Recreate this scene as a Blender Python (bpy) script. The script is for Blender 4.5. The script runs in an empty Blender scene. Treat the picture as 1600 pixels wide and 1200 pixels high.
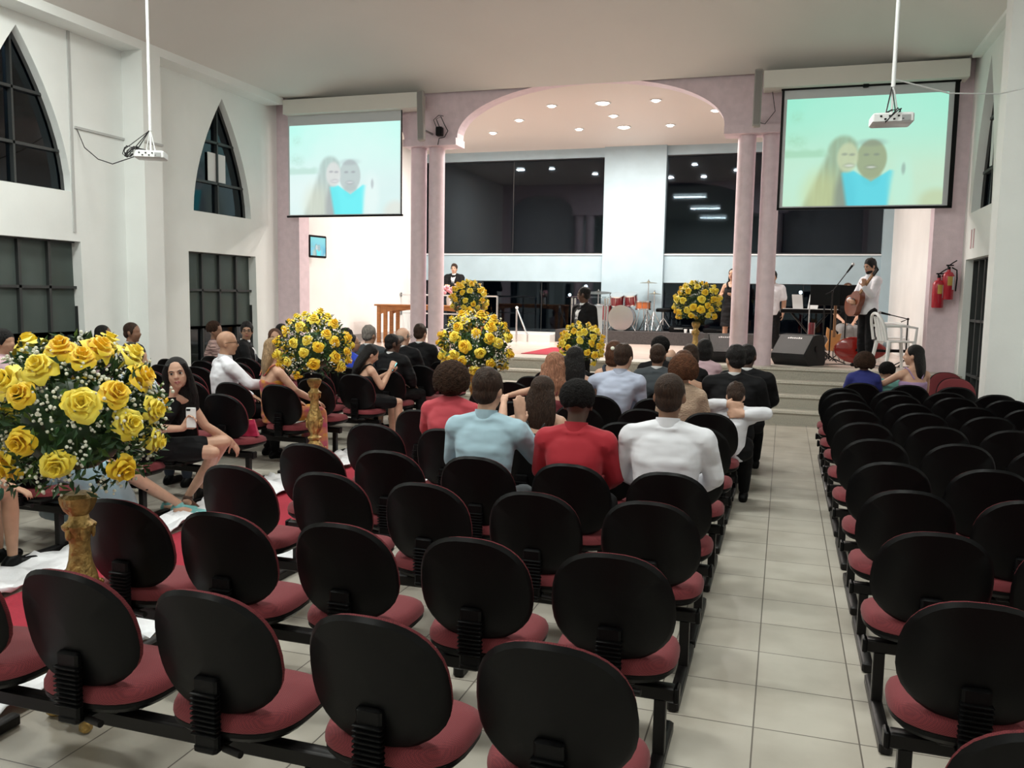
import bpy, bmesh, math, random
from mathutils import Vector, Matrix, noise
random.seed(7)
sc = bpy.context.scene
COL = sc.collection
PI = math.pi
R = math.radians

# ------------------------------------------------------------------ camera
CAM_H = 1.75
def make_camera():
    yaw, pitch, roll, f = .307639, .10198, .0174106, 1329.4
    cy, sy, cp, sp = math.cos(yaw), math.sin(yaw), math.cos(pitch), math.sin(pitch)
    fwd = Vector((-sy*cp, cy*cp, -sp)); right = Vector((cy, sy, 0)); up = right.cross(fwd)
    r2 = right*math.cos(roll)+up*math.sin(roll); u2 = -right*math.sin(roll)+up*math.cos(roll)
    m = Matrix(((r2.x, u2.x, -fwd.x, 0), (r2.y, u2.y, -fwd.y, 0), (r2.z, u2.z, -fwd.z, CAM_H), (0, 0, 0, 1)))
    cd = bpy.data.cameras.new('camera'); cd.sensor_width = 36; cd.sensor_fit = 'HORIZONTAL'
    cd.lens = f*36/1600; cd.clip_start = .05; cd.clip_end = 400
    c = bpy.data.objects.new('camera', cd); COL.objects.link(c); c.matrix_world = m
    sc.camera = c
make_camera()
sc.view_settings.view_transform = 'Standard'
sc.view_settings.look = 'None'
sc.view_settings.gamma = 1
sc.view_settings.use_curve_mapping = False
EXPO = 0.0
sc.view_settings.exposure = EXPO

# ------------------------------------------------------------------ world (night outside)
w = bpy.data.worlds.new('night'); sc.world = w; w.use_nodes = True
w.node_tree.nodes['Background'].inputs[0].default_value = (.010, .014, .020, 1)
w.node_tree.nodes['Background'].inputs[1].default_value = .5

HALL_W = 86      # watts of each added hall ceiling lamp
STAGE_W = 50     # watts of each stage downlight

def area_light(name, loc, size, power, color=(1, 1, 1), sizey=None, parent=None, rot=(0, 0, 0), spread=PI):
    l = bpy.data.lights.new(name, 'AREA'); l.energy = power; l.color = color; l.size = size; l.spread = spread
    if sizey: l.shape = 'RECTANGLE'; l.size_y = sizey
    else: l.shape = 'DISK'
    o = bpy.data.objects.new(name, l); COL.objects.link(o); o.location = loc; o.rotation_euler = rot
    if parent: o.parent = parent
    return o

# ------------------------------------------------------------------ materials
MATS = {}
def lin(c):
    return tuple((x/12.92 if x <= .04045 else ((x+.055)/1.055)**2.4) for x in c)
def mat(name, color, rough=.5, metal=0, emit=None, estr=1, noise_amt=0, nscale=8, bump=0, bscale=40, spec=.5,
        sheen=0, stretch=None, trans=0, coat=0, col2=None, alpha=1, bdist=.02):
    """procedural principled material: colour mottled by noise, relief by bump"""
    if name in MATS: return MATS[name]
    m = bpy.data.materials.new(name); m.use_nodes = True; MATS[name] = m
    nt = m.node_tree; b = nt.nodes['Principled BSDF']
    b.inputs['Roughness'].default_value = rough; b.inputs['Metallic'].default_value = metal
    b.inputs['Specular IOR Level'].default_value = spec
    b.inputs['Base Color'].default_value = (*color, 1)
    if sheen: b.inputs['Sheen Weight'].default_value = sheen
    if trans: b.inputs['Transmission Weight'].default_value = trans
    if coat: b.inputs['Coat Weight'].default_value = coat
    if alpha < 1: b.inputs['Alpha'].default_value = alpha
    if emit:
        b.inputs['Emission Color'].default_value = (*emit, 1); b.inputs['Emission Strength'].default_value = estr
    tc = None
    if noise_amt or bump:
        tc = nt.nodes.new('ShaderNodeTexCoord'); mp = nt.nodes.new('ShaderNodeMapping')
        nt.links.new(tc.outputs['Object'], mp.inputs[0])
        if stretch: mp.inputs['Scale'].default_value = stretch
    if noise_amt:
        n = nt.nodes.new('ShaderNodeTexNoise'); n.inputs['Scale'].default_value = nscale; n.inputs['Detail'].default_value = 4
        nt.links.new(mp.outputs[0], n.inputs['Vector'])
        r = nt.nodes.new('ShaderNodeValToRGB')
        c2 = col2 or tuple(max(0, x*(1-noise_amt)) for x in color)
        c1 = color if col2 else tuple(min(1, x*(1+noise_amt)) for x in color)
        r.color_ramp.elements[0].color = (*c2, 1); r.color_ramp.elements[0].position = .35
        r.color_ramp.elements[1].color = (*c1, 1); r.color_ramp.elements[1].position = .65
        nt.links.new(n.outputs['Fac'], r.inputs[0]); nt.links.new(r.outputs[0], b.inputs['Base Color'])
    if bump:
        n2 = nt.nodes.new('ShaderNodeTexNoise'); n2.inputs['Scale'].default_value = bscale; n2.inputs['Detail'].default_value = 1 if bscale < 8 else 3
        nt.links.new(mp.outputs[0], n2.inputs['Vector'])
        bp = nt.nodes.new('ShaderNodeBump'); bp.inputs['Strength'].default_value = bump; bp.inputs['Distance'].default_value = bdist
        nt.links.new(n2.outputs['Fac'], bp.inputs['Height']); nt.links.new(bp.outputs[0], b.inputs['Normal'])
    return m

WALL = mat('wall_paint', (.84, .87, .85), .55, noise_amt=.03, nscale=1.2, bump=.05, bscale=30)
CEIL = mat('ceiling_paint', (.70, .69, .66), .7, noise_amt=.02, nscale=.6)
STAGEW = mat('stage_wall_paint', (.90, .89, .87), .5, noise_amt=.03, nscale=1.5)
BLUEW = mat('blue_wall_paint', (.38, .50, .56), .45, noise_amt=.04, nscale=2.5)
STAGEC = mat('stage_ceiling_paint', (.74, .67, .62), .6)
PINK = mat('pink_textured_paint', (.74, .60, .65), .5, noise_amt=.05, nscale=9, bump=.15, bscale=60)
WHITE = mat('white_paint', (.75, .73, .67), .5)
BLACKP = mat('black_plastic', (.0028, .0028, .0032), .40, spec=.16, bump=.04, bscale=300)
BLACKM = mat('black_metal', (.007, .006, .006), .42, metal=.2, spec=.3)
BLACK = mat('black_matte', (.012, .012, .013), .6)
DKMETAL = mat('dark_window_metal', (.055, .06, .06), .45, metal=.5)
CHROME = mat('chrome', (.65, .66, .67), .22, metal=1)
STEEL = mat('grey_steel', (.4, .41, .42), .35, metal=.9)
WHPL = mat('white_plastic', (.78, .8, .8), .35)
WOOD = mat('orange_wood', (.42, .17, .05), .4, noise_amt=.2, nscale=6, stretch=(1, 1, 8))
DARKCARPET = mat('charcoal_carpet', (.050, .045, .045), .95, noise_amt=.25, nscale=60, bump=.3, bscale=300)
REDCARPET = mat('red_carpet', (.30, .010, .028), .9, noise_amt=.12, nscale=80, bump=.2, bscale=400)
WHITECLOTH = mat('white_satin_cloth', (.80, .81, .84), .45, bump=.6, bscale=14, sheen=.3)
GOLD = mat('antique_gold', (.42, .27, .09), .42, metal=.65, noise_amt=.35, nscale=25, bump=.5, bscale=45)
LEAF = mat('leaf_green', (.022, .065, .018), .45, noise_amt=.5, nscale=14)
LEAFL = mat('light_leaf_green', (.09, .17, .03), .5, noise_amt=.3, nscale=14)
ROSE = mat('yellow_rose', (.98, .74, .045), .5, noise_amt=.12, nscale=25, sheen=.1, col2=(.97, .60, .02))
ROSEL = mat('lemon_rose', (.98, .84, .12), .5, noise_amt=.1, nscale=25, sheen=.1, col2=(.98, .74, .05))
BLOOM = mat('white_blossom', (.82, .82, .70), .6)
LAMP = mat('lamp_glow', (1, 1, 1), emit=(1, .93, .84), estr=14)
TUBE = mat('tube_glow', (1, 1, 1), emit=(.95, 1, .97), estr=6)
RED = mat('extinguisher_red', (.45, .012, .03), .3, coat=.4)

def fabric_seat():
    m = mat('burgundy_fabric', (.125, .022, .030), .88, sheen=.06)
    nt = m.node_tree; b = nt.nodes['Principled BSDF']
    tc = nt.nodes.new('ShaderNodeTexCoord'); ck = nt.nodes.new('ShaderNodeTexChecker'); ck.inputs['Scale'].default_value = 260
    ck.inputs['Color1'].default_value = (.215, .030, .036, 1); ck.inputs['Color2'].default_value = (.120, .017, .023, 1)
    nt.links.new(tc.outputs['Object'], ck.inputs['Vector']); nt.links.new(ck.outputs['Color'], b.inputs['Base Color'])
    bp = nt.nodes.new('ShaderNodeBump'); bp.inputs['Strength'].default_value = .3; bp.inputs['Distance'].default_value = .003
    nt.links.new(ck.outputs['Fac'], bp.inputs['Height']); nt.links.new(bp.outputs[0], b.inputs['Normal'])
    return m
BURG = fabric_seat()

def tile_mat():
    m = bpy.data.materials.new('beige_floor_tile'); m.use_nodes = True; nt = m.node_tree; b = nt.nodes['Principled BSDF']
    tc = nt.nodes.new('ShaderNodeTexCoord'); mp = nt.nodes.new('ShaderNodeMapping'); mp.inputs['Location'].default_value = (.043, -3.504+.4*20, 0)
    nt.links.new(tc.outputs['Object'], mp.inputs[0])
    br = nt.nodes.new('ShaderNodeTexBrick'); br.offset = 0; br.inputs['Scale'].default_value = 1
    br.inputs['Brick Width'].default_value = .4088; br.inputs['Row Height'].default_value = .400
    br.inputs['Mortar Size'].default_value = .0035; br.inputs['Mortar Smooth'].default_value = .2; br.inputs['Bias'].default_value = 0
    br.inputs['Color1'].default_value = (.52, .485, .42, 1); br.inputs['Color2'].default_value = (.58, .545, .475, 1)
    br.inputs['Mortar'].default_value = (.16, .14, .12, 1)
    nt.links.new(mp.outputs[0], br.inputs['Vector'])
    n = nt.nodes.new('ShaderNodeTexNoise'); n.inputs['Scale'].default_value = 2.2; n.inputs['Detail'].default_value = 5
    nt.links.new(tc.outputs['Object'], n.inputs['Vector'])
    r = nt.nodes.new('ShaderNodeValToRGB'); r.color_ramp.elements[0].color = (.78, .76, .74, 1); r.color_ramp.elements[0].position = .3
    r.color_ramp.elements[1].color = (1, 1, 1, 1); r.color_ramp.elements[1].position = .62
    nt.links.new(n.outputs['Fac'], r.inputs[0])
    mx = nt.nodes.new('ShaderNodeMixRGB'); mx.blend_type = 'MULTIPLY'; mx.inputs[0].default_value = 1
    nt.links.new(br.outputs['Color'], mx.inputs[1]); nt.links.new(r.outputs[0], mx.inputs[2]); nt.links.new(mx.outputs[0], b.inputs['Base Color'])
    b.inputs['Roughness'].default_value = .33; b.inputs['Specular IOR Level'].default_value = .45
    bp = nt.nodes.new('ShaderNodeBump'); bp.inputs['Strength'].default_value = .3; bp.inputs['Distance'].default_value = .002; bp.invert = True
    nt.links.new(br.outputs['Fac'], bp.inputs['Height']); nt.links.new(bp.outputs[0], b.inputs['Normal'])
    return m
TILE = tile_mat()
GRANITE = mat('speckled_granite', (.50, .47, .40), .35, noise_amt=.22, nscale=90, col2=(.36, .34, .29))
NOSE = mat('granite_nosing', (.58, .55, .48), .3, noise_amt=.15, nscale=90)
STAGEF = mat('stage_floor_tile', (.66, .54, .47), .22, noise_amt=.05, nscale=3)

def glass_mat(name, tint, gloss=(.9, .95, 1), ior=1.5, haze=None):
    m = bpy.data.materials.new(name); m.use_nodes = True; nt = m.node_tree
    nt.nodes.remove(nt.nodes['Principled BSDF']); out = nt.nodes['Material Output']
    t = nt.nodes.new('ShaderNodeBsdfTransparent'); t.inputs[0].default_value = (*tint, 1)
    g = nt.nodes.new('ShaderNodeBsdfGlossy'); g.inputs[0].default_value = (*gloss, 1); g.inputs['Roughness'].default_value = .03
    fr = nt.nodes.new('ShaderNodeFresnel'); fr.inputs[0].default_value = ior
    mx = nt.nodes.new('ShaderNodeMixShader'); nt.links.new(fr.outputs[0], mx.inputs[0])
    nt.links.new(t.outputs[0], mx.inputs[1]); nt.links.new(g.outputs[0], mx.inputs[2])
    last = mx
    if haze:
        d = nt.nodes.new('ShaderNodeBsdfDiffuse'); d.inputs[0].default_value = (*haze, 1)
        m2 = nt.nodes.new('ShaderNodeMixShader'); m2.inputs[0].default_value = .8
        nt.links.new(mx.outputs[0], m2.inputs[1]); nt.links.new(d.outputs[0], m2.inputs[2]); last = m2
    nt.links.new(last.outputs[0], out.inputs[0])
    return m
GLASS = glass_mat('night_window_glass', (.25, .32, .40), gloss=(.75, .9, 1), ior=1.5)
FROST = glass_mat('greenish_ribbed_glass', (.25, .3, .3), haze=(.105, .13, .12))
FROSTB = glass_mat('bluish_ribbed_glass', (.25, .3, .3), haze=(.02, .05, .09))
ACRYL = glass_mat('clear_acrylic', (.92, .95, .96), ior=1.45)
TULLE = glass_mat('white_tulle', (.6, .68, .72), haze=(.45, .55, .6))
TULLE.node_tree.nodes['Mix Shader.001'].inputs[0].default_value = .4

# ------------------------------------------------------------------ mesh helpers
class MB:
    def __init__(s): s.v = []; s.f = []; s.mi = []; s.mats = []
    def add(s, vs, fs, M=None, mi=0):
        o = len(s.v)
        s.v += [tuple(M @ Vector(p)) if M is not None else tuple(p) for p in vs]
        for f in fs: s.f.append(tuple(i+o for i in f)); s.mi.append(mi)
        return s
    def box(s, x0, x1, y0, y1, z0, z1, M=None, mi=0):
        vs = [(x, y, z) for z in (z0, z1) for y in (y0, y1) for x in (x0, x1)]
        return s.add(vs, [(0, 2, 3, 1), (4, 5, 7, 6), (0, 1, 5, 4), (2, 6, 7, 3), (0, 4, 6, 2), (1, 3, 7, 5)], M, mi)
    def rbox(s, cx, cy, cz, sx, sy, sz, ch=.01, M=None, mi=0):
        """box with chamfered corners seen from above and sides (3 stacked loops)"""
        def ring(z, k):
            hx, hy = sx/2-k, sy/2-k; c = ch
            return [(cx-hx+c, cy-hy, z), (cx+hx-c, cy-hy, z), (cx+hx, cy-hy+c, z), (cx+hx, cy+hy-c, z),
                    (cx+hx-c, cy+hy, z), (cx-hx+c, cy+hy, z), (cx-hx, cy+hy-c, z), (cx-hx, cy-hy+c, z)]
        L = [ring(cz-sz/2, ch), ring(cz-sz/2+ch, 0), ring(cz+sz/2-ch, 0), ring(cz+sz/2, ch)]
        return s.rings(L, True, M, mi)
    def rings(s, L, caps=True, M=None, mi=0):
        n = len(L[0]); vs = [p for r in L for p in r]; fs = []
        for i in range(len(L)-1):
            for j in range(n):
                fs.append((i*n+j, i*n+(j+1) % n, (i+1)*n+(j+1) % n, (i+1)*n+j))
        if caps: fs.append(tuple(range(n-1, -1, -1))); fs.append(tuple((len(L)-1)*n+j for j in range(n)))
        return s.add(vs, fs, M, mi)
    def lathe(s, prof, seg=20, M=None, mi=0, caps=True):
        return s.rings([[(r*math.cos(2*PI*j/seg), r*math.sin(2*PI*j/seg), z) for j in range(seg)] for r, z in prof], caps, M, mi)
    def cyl(s, p0, p1, r, r1=None, seg=12, M=None, mi=0):
        p0, p1 = Vector(p0), Vector(p1); d = p1-p0
        q = d.to_track_quat('Z', 'Y').to_matrix().to_4x4(); q.translation = p0
        if M is not None: q = M @ q
        return s.lathe([(r, 0), (r if r1 is None else r1, d.length)], seg, q, mi)
    def tube(s, pts, r, seg=8, M=None, mi=0):
        pts = [Vector(p) for p in pts]; L = []; up = None
        for i, p in enumerate(pts):
            d = (pts[min(i+1, len(pts)-1)]-pts[max(i-1, 0)]).normalized()
            if up is None:
                up = Vector((0, 0, 1)) if abs(d.z) < .9 else Vector((1, 0, 0))
            a = d.cross(up).normalized(); b = a.cross(d).normalized(); up = b
            rr = r[i] if isinstance(r, (list, tuple)) else r
            L.append([tuple(p+(a*math.cos(t)+b*math.sin(t))*rr) for t in (2*PI*k/seg for k in range(seg))])
        return s.rings(L, True, M, mi)
    def ell(s, c, r, M=None, seg=14, mi=0, rot=None):
        c = Vector(c); K = max(5, seg//2); L = []
        for i in range(K+1):
            t = PI*(i+.0001)/(K+.0002); zz = -math.cos(t); rr = math.sin(t)
            L.append([(rr*math.cos(2*PI*j/seg)*r[0], rr*math.sin(2*PI*j/seg)*r[1], zz*r[2]) for j in range(seg)])
        T = Matrix.Translation(c)
        if rot is not None: T = T @ rot
        if M is not None: T = M @ T
        return s.rings(L, True, T, mi)
    def cap(s, p0, p1, r0, r1, seg=10, M=None, mi=0):
        """round cone"""
        p0, p1 = Vector(p0), Vector(p1); d = p1-p0; h = max(d.length, 1e-5)
        q = d.to_track_quat('Z', 'Y').to_matrix().to_4x4(); q.translation = p0
        if M is not None: q = M @ q
        prof = [(r0*math.sin(a), -r0*math.cos(a)) for a in (.06, .55, 1.05, PI/2)]+[(r1*math.sin(a), h-r1*math.cos(a)) for a in (PI/2, 2.1, 2.6, PI-.06)]
        return s.lathe(prof, seg, q, mi)
    def loft(s, secs, seg=18, M=None, p=2.0, mi=0):
        """horizontal elliptical sections (x,y,z,rx,ry)"""
        L = []
        for (x, y, z, rx, ry) in secs:
            ring = []
            for j in range(seg):
                t = 2*PI*j/seg; c, q = math.cos(t), math.sin(t)
                ring.append((x+rx*math.copysign(abs(c)**(2/p), c), y+ry*math.copysign(abs(q)**(2/p), q), z))
            L.append(ring)
        return s.rings(L, True, M, mi)
    def mesh(s, name, mats, smooth=True):
        me = bpy.data.meshes.new(name); me.from_pydata(s.v, [], s.f)
        for m in (mats if isinstance(mats, (list, tuple)) else [mats]): me.materials.append(m)
        me.polygons.foreach_set('material_index', s.mi)
        if smooth: me.polygons.foreach_set('use_smooth', [True]*len(me.polygons))
        me.update()
        bm = bmesh.new(); bm.from_mesh(me); bmesh.ops.recalc_face_normals(bm, faces=bm.faces)
        if smooth:
            for e in bm.edges:
                if len(e.link_faces) == 2 and e.calc_face_angle(0) > .7: e.smooth = False
        bm.to_mesh(me); bm.free()
        return me
    def build(s, name, mats, parent=None, smooth=True, kind=None, label=None):
        o = bpy.data.objects.new(name, s.mesh(name, mats, smooth)); COL.objects.link(o)
        if parent: o.parent = parent
        if kind: o['kind'] = kind
        if label: o['label'] = label
        return o

def tag(o, label, cat, group=None, kind=None):
    o['label'] = label; o['category'] = cat
    if group: o['group'] = group
    if kind: o['kind'] = kind
    return o
def thing(name, label, cat, loc=(0, 0, 0), rz=0, group=None):
    o = bpy.data.objects.new(name, None); COL.objects.link(o); o.empty_display_size = .1
    o.location = loc; o.rotation_euler = (0, 0, rz)
    return tag(o, label, cat, group)
KIDS = {}
def children(o): return KIDS.get(o, [])
def copy_tree(root, loc=None, rz=None):
    r = root.copy(); COL.objects.link(r)
    if loc is not None: r.location = loc
    if rz is not None: r.rotation_euler = (0, 0, rz)
    for ch in list(root.children):
        c = ch.copy(); COL.objects.link(c); c.parent = r
        for g in list(ch.children):
            d = g.copy(); COL.objects.link(d); d.parent = c
    return r
def struct(name, mb, m, smooth=False, parent=None):
    return mb.build(name, m, parent, smooth, kind='structure')
REMESH = []
def soft(mb, name, m, parent, vox=.012, it=6, label=None):
    """fuse overlapping closed shapes into one continuous surface (converted in one pass at the end)"""
    o = bpy.data.objects.new(name, mb.mesh(name, m, True)); COL.objects.link(o); o.parent = parent
    if label: o['label'] = label
    a = o.modifiers.new('r', 'REMESH'); a.mode = 'VOXEL'; a.voxel_size = vox; a.use_smooth_shade = True
    b = o.modifiers.new('s', 'SMOOTH'); b.factor = .5; b.iterations = it
    REMESH.append(o)
    return o
def finish_soft():
    dg = bpy.context.evaluated_depsgraph_get()
    new = [(o, bpy.data.meshes.new_from_object(o.evaluated_get(dg), depsgraph=dg)) for o in REMESH]
    for o, me in new:
        old = o.data; m = old.materials[0]
        o.modifiers.clear(); o.data = me; me.name = o.name
        if not me.materials: me.materials.append(m)
        bpy.data.meshes.remove(old)

# ================================================================== STRUCTURE
XL, XR = -8.95, 2.40          # hall side walls
YB = -4.0                     # wall behind the camera
ZS = .75                      # stage height
ZC = 5.15                     # ceiling springing
YP = 13.80                    # pink arch wall
YW = 20.0                     # back wall of the stage

struct('floor', MB().box(XL-.6, XR+.6, YB-.3, 12.72, -.12, 0), TILE)

def wall_with_openings(name, X, thick, y0, y1, z0, z1, holes, m):
    """side wall in the YZ plane at X (inner face) with pointed or trapezoid holes: hole=(list of (y,z))"""
    bm = bmesh.new()
    def poly(pts): return [bm.verts.new((X, a, b)) for a, b in pts]
    edges = []
    def ring(vs):
        for i in range(len(vs)):
            edges.append(bm.edges.new((vs[i], vs[(i+1) % len(vs)])))
    ring(poly([(y0, z0), (y1, z0), (y1, z1), (y0, z1)]))
    for h in holes: ring(poly(h))
    bmesh.ops.triangle_fill(bm, edges=edges, use_beauty=True)
    r = bmesh.ops.extrude_face_region(bm, geom=list(bm.faces))
    bmesh.ops.translate(bm, vec=(thick, 0, 0), verts=[v for v in r['geom'] if isinstance(v, bmesh.types.BMVert)])
    bmesh.ops.recalc_face_normals(bm, faces=bm.faces)
    me = bpy.data.meshes.new(name); bm.to_mesh(me); bm.free(); me.materials.append(m)
    o = bpy.data.objects.new(name, me); COL.objects.link(o); o['kind'] = 'structure'
    return o
def arch_pts(yc, half, z0, z1, n=9):
    """pointed arch: straight sill, sides curving to a tip"""
    L = [(yc-half, z0)]
    left = []; right = []
    for i in range(1, n):
        t = i/n; hw = half*(1-t**1.75)
        left.append((yc-hw, z0+(z1-z0)*t)); right.append((yc+hw, z0+(z1-z0)*t))
    return [(yc-half, z0)]+left+[(yc, z1)]+right[::-1]+[(yc+half, z0)]
LYC = [4.35, 8.26, 12.20]
archs = [arch_pts(y, .76, 3.02, 4.90) for y in LYC]
lows = [[(y-.90, .25), (y+.93, .25), (y+.88, 2.38), (y-.90, 2.38)] for y in LYC]
wall_with_openings('wall_left', XL, -.25, YB, YP+.4, 0, 6.6, archs+lows, WALL)
RYC = [4.4, 8.3, 12.75]
rarchs = [arch_pts(y, .62 if y > 12 else .76, 3.02, 4.98) for y in RYC]
rlows = [[(y-.75, .08), (y+.75, .08), (y+.75, 2.38), (y-.70, 2.38)] for y in RYC]
wall_with_openings('wall_right', XR, .25, YB, YP+.4, 0, 6.6, rarchs+rlows, WALL)
struct('wall_back', MB().box(XL-.25, XR+.25, YB-.2, YB, 0, 6.6), WALL)

# wall pilasters and the beams that join them
WARM = WALL
for i, y in enumerate((-1.6, 2.3, 6.2, 9.97)):
    struct('trim_%d' % (1+i), MB().box(XL, XL+.35, y, y+.36, 0, 6.4), WARM)
    if i > 0 or True:
        yy = min(y+3.9, YP-.35) if i == 3 else [2.3, 6.2, 9.97, 13.4][i]
        struct('trim_%d' % (11+i), MB().box(XL, XL+.35, y+.36, yy, 5.05, 6.4), WARM)
for i, y in enumerate((-1.6, 2.3, 6.2, 10.12)):
    struct('trim_%d' % (21+i), MB().box(XR-.33, XR, y, y+.30, 0, 6.4), WARM)
    yy = [2.3, 6.2, 10.12, 13.4][i]
    struct('trim_%d' % (31+i), MB().box(XR-.12, XR, y+.30, yy, 5.12, 6.4), WARM)

# conduits and slim battens on the left wall
struct('trim_41', MB().box(XL, XL+.02, 9.02, 9.06, 2.5, 6.4), mat('grey_joint', (.5, .51, .5), .6))
struct('trim_42', MB().box(XL, XL+.025, 9.1, 9.97, 3.84, 3.87).box(XL+.35, XL+.375, 9.97, 10.33, 3.80, 3.83), mat('grey_joint', (.5, .51, .5), .6))

# coved ceiling
def ceiling():
    mb = MB(); nx, ny = 64, 90
    x0, x1, y0, y1 = XL+.35, XR-.12, YB, YP-.05
    cr = 1.5
    def zf(x, y):
        # distance from the rounded boundary (sides and stage end)
        dx = min(x-x0, x1-x); dy = y1-y
        if dx < cr and dy < cr: d = cr-math.hypot(cr-dx, cr-dy)
        else: d = min(dx, dy)
        d = max(d, 0); t = min(1, d/2.6)
        return ZC+.02+.62*(1-(1-t)**2)
    vs = [(x0+(x1-x0)*i/nx, y0+(y1-y0)*j/ny, 0) for j in range(ny+1) for i in range(nx+1)]
    vs = [(x, y, zf(x, y)) for x, y, _ in vs]
    fs = [(j*(nx+1)+i, (j+1)*(nx+1)+i, (j+1)*(nx+1)+i+1, j*(nx+1)+i+1) for j in range(ny) for i in range(nx)]
    mb.add(vs, fs)
    # closing slab above
    o = mb.build('ceiling', CEIL, None, True, kind='structure')
    return o
ceiling()
struct('ceiling_slab', MB().box(XL-.25, XR+.25, YB-.2, YW+.3, 6.6, 6.7), CEIL)

# stage: steps, floor, side walls, ceiling, back wall
SX0, SX1 = XL, 2.02
steps = MB(); nos = MB()
zs = [.20, .395, .575, ZS]
ys = [12.70, 12.99, 13.28, 13.57]
for k in range(4):
    zlo = 0 if k == 0 else zs[k-1]
    steps.box(SX0, SX1, ys[k], 14.2 if k == 3 else ys[k+1]+.05, 0, zs[k]-.035)
    nos.box(SX0, SX1, ys[k]-.03, 14.2 if k == 3 else ys[k+1]+.02, zs[k]-.035, zs[k])
so = struct('stage_steps', steps, GRANITE); struct('stage_step_treads', nos, NOSE)
struct('stage_cheek_wall', MB().box(SX1, XR, 13.2, 13.82, 0, ZS-.03).box(SX1-.02, XR, 13.17, 13.82, ZS-.03, ZS+.005), GRANITE)
struct('stage_floor', MB().box(XL, XR, 14.2, YW+.1, ZS-.2, ZS), STAGEF)
struct('wall_stage_left', MB().box(-8.95, -8.70, YP+.3, YW, ZS, 5.6), STAGEW)
struct('baseboard_left', MB().box(-8.70, -8.68, YP+.3, YW, ZS, ZS+.15), mat('grey_baseboard', (.42, .41, .40), .5))
struct('wall_stage_right', MB().box(2.12, 2.40, YP+.3, YW, ZS, 5.6), STAGEW)
struct('ceiling_stage', MB().box(XL, XR, YP+.2, YW+.2, 5.25, 5.35), STAGEC)
bw = MB()
PIER0, PIER1 = -4.15, -2.72
bw.box(-8.70, 2.12, YW, YW+.2, 2.14, 2.80)         # band between the two window rows
bw.box(-8.70, 2.12, YW, YW+.2, 5.04, 5.25)
struct('wall_stage_back', bw, BLUEW)
struct('wall_stage_pier', MB().box(PIER0, PIER1, YW-.12, YW+.2, ZS, 5.25), BLUEW)
struct('wall_stage_pier_right', MB().box(1.92, 2.12, YW-.05, YW+.2, ZS, 5.25), BLUEW)
n = 1
for (a, b) in ((-8.70, PIER0), (PIER1, 1.92)):
    for (z0, z1) in ((2.80, 5.04), (ZS, 2.14)):
        wo = struct('window_%d' % n, MB().box(a, b, YW+.10, YW+.115, z0, z1), GLASS); n += 1
        fr = MB(); t = .018
        fr.box(a, b, YW+.04, YW+.12, z0, z0+t*1.5).box(a, b, YW+.04, YW+.12, z1-t, z1)
        k = 2 if z0 > 2 else 3
        for i in range(k+1):
            xx = a+(b-a)*i/k
            fr.box(xx-.006, xx+.006, YW+.085, YW+.12, z0, z1)
        fr.build('window_frame', mat('black_window_frame', (.02, .022, .024), .4), wo, False)
        MB().box(a, b, YW-.03, YW+.06, z0-.03, z0).build('window_sill', mat('pale_sill', (.7, .75, .78), .4), wo, False) if z0 > 2 else None

# pink arch wall with its openings
def arch_wall():
    mb = MB(); x0, x1 = -8.95, XR
    ops = [(-8.50, -6.42, 4.42, 4.95), (-5.44, -1.02, 4.44, ZC+.10), (-.02+.0, 2.0, 4.42, 4.95)]
    xs = set([x0, x1])
    for a, b, zl, zh in ops:
        for i in range(41): xs.add(round(a+(b-a)*(.5-.5*math.cos(PI*i/40)), 4))
    xs = sorted(xs)
    def zlow(x):
        for a, b, zl, zh in ops:
            if a < x < b:
                c, h = (a+b)/2, (b-a)/2
                return zl+(zh-zl)*math.sqrt(max(0, 1-((x-c)/h)**2))
        return 4.42
    zt = 5.62; ya, yb = YP, YP+.30
    L = []
    for x in xs:
        z = zlow(x); L.append([(x, ya, z), (x, yb, z), (x, yb, zt), (x, ya, zt)])
    mb.rings(L, True)
    return mb
aw = arch_wall()
struct('wall_arch', aw, PINK)
for i, (a, b) in enumerate(((-6.42, -5.44), (-1.02, -.02))):
    struct('trim_%d' % (51+i), MB().box(a, b, YP-.06, YP+.36, 4.30, 4.42), PINK)
struct('trim_53', MB().box(-8.95, -8.50, YP-.02, YP+.32, 0, 5.2), PINK)
struct('trim_54', MB().box(2.0, XR, YP-.02, YP+.32, 0, 5.2), PINK)
for i, x in enumerate((-6.22, -5.88, -.68, -.31)):
    m = Matrix.Translation((x, 13.98, 0))
    c = MB().lathe([(.138, ZS), (.138, 4.30)], 28, m).build('column', PINK, None, True)
    nm = ['outer pink round column left of the stage, hard against the screen', 'inner pink round column left of the stage, beside the small black camera',
          'inner pink round column right of the stage, partly hiding the singer', 'outer pink round column right of the stage, beside the sloped monitor speaker'][i]
    tag(c, nm, 'column', 'pink columns carrying the arch'); 
# white roller-screen pelmets
for i, (a, b) in enumerate(((-8.60, -6.02), (-.46, 2.28))):
    struct('trim_%d' % (61+i), MB().box(a, b, 13.44, 13.78, 4.885, 5.13), WHITE)

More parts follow.
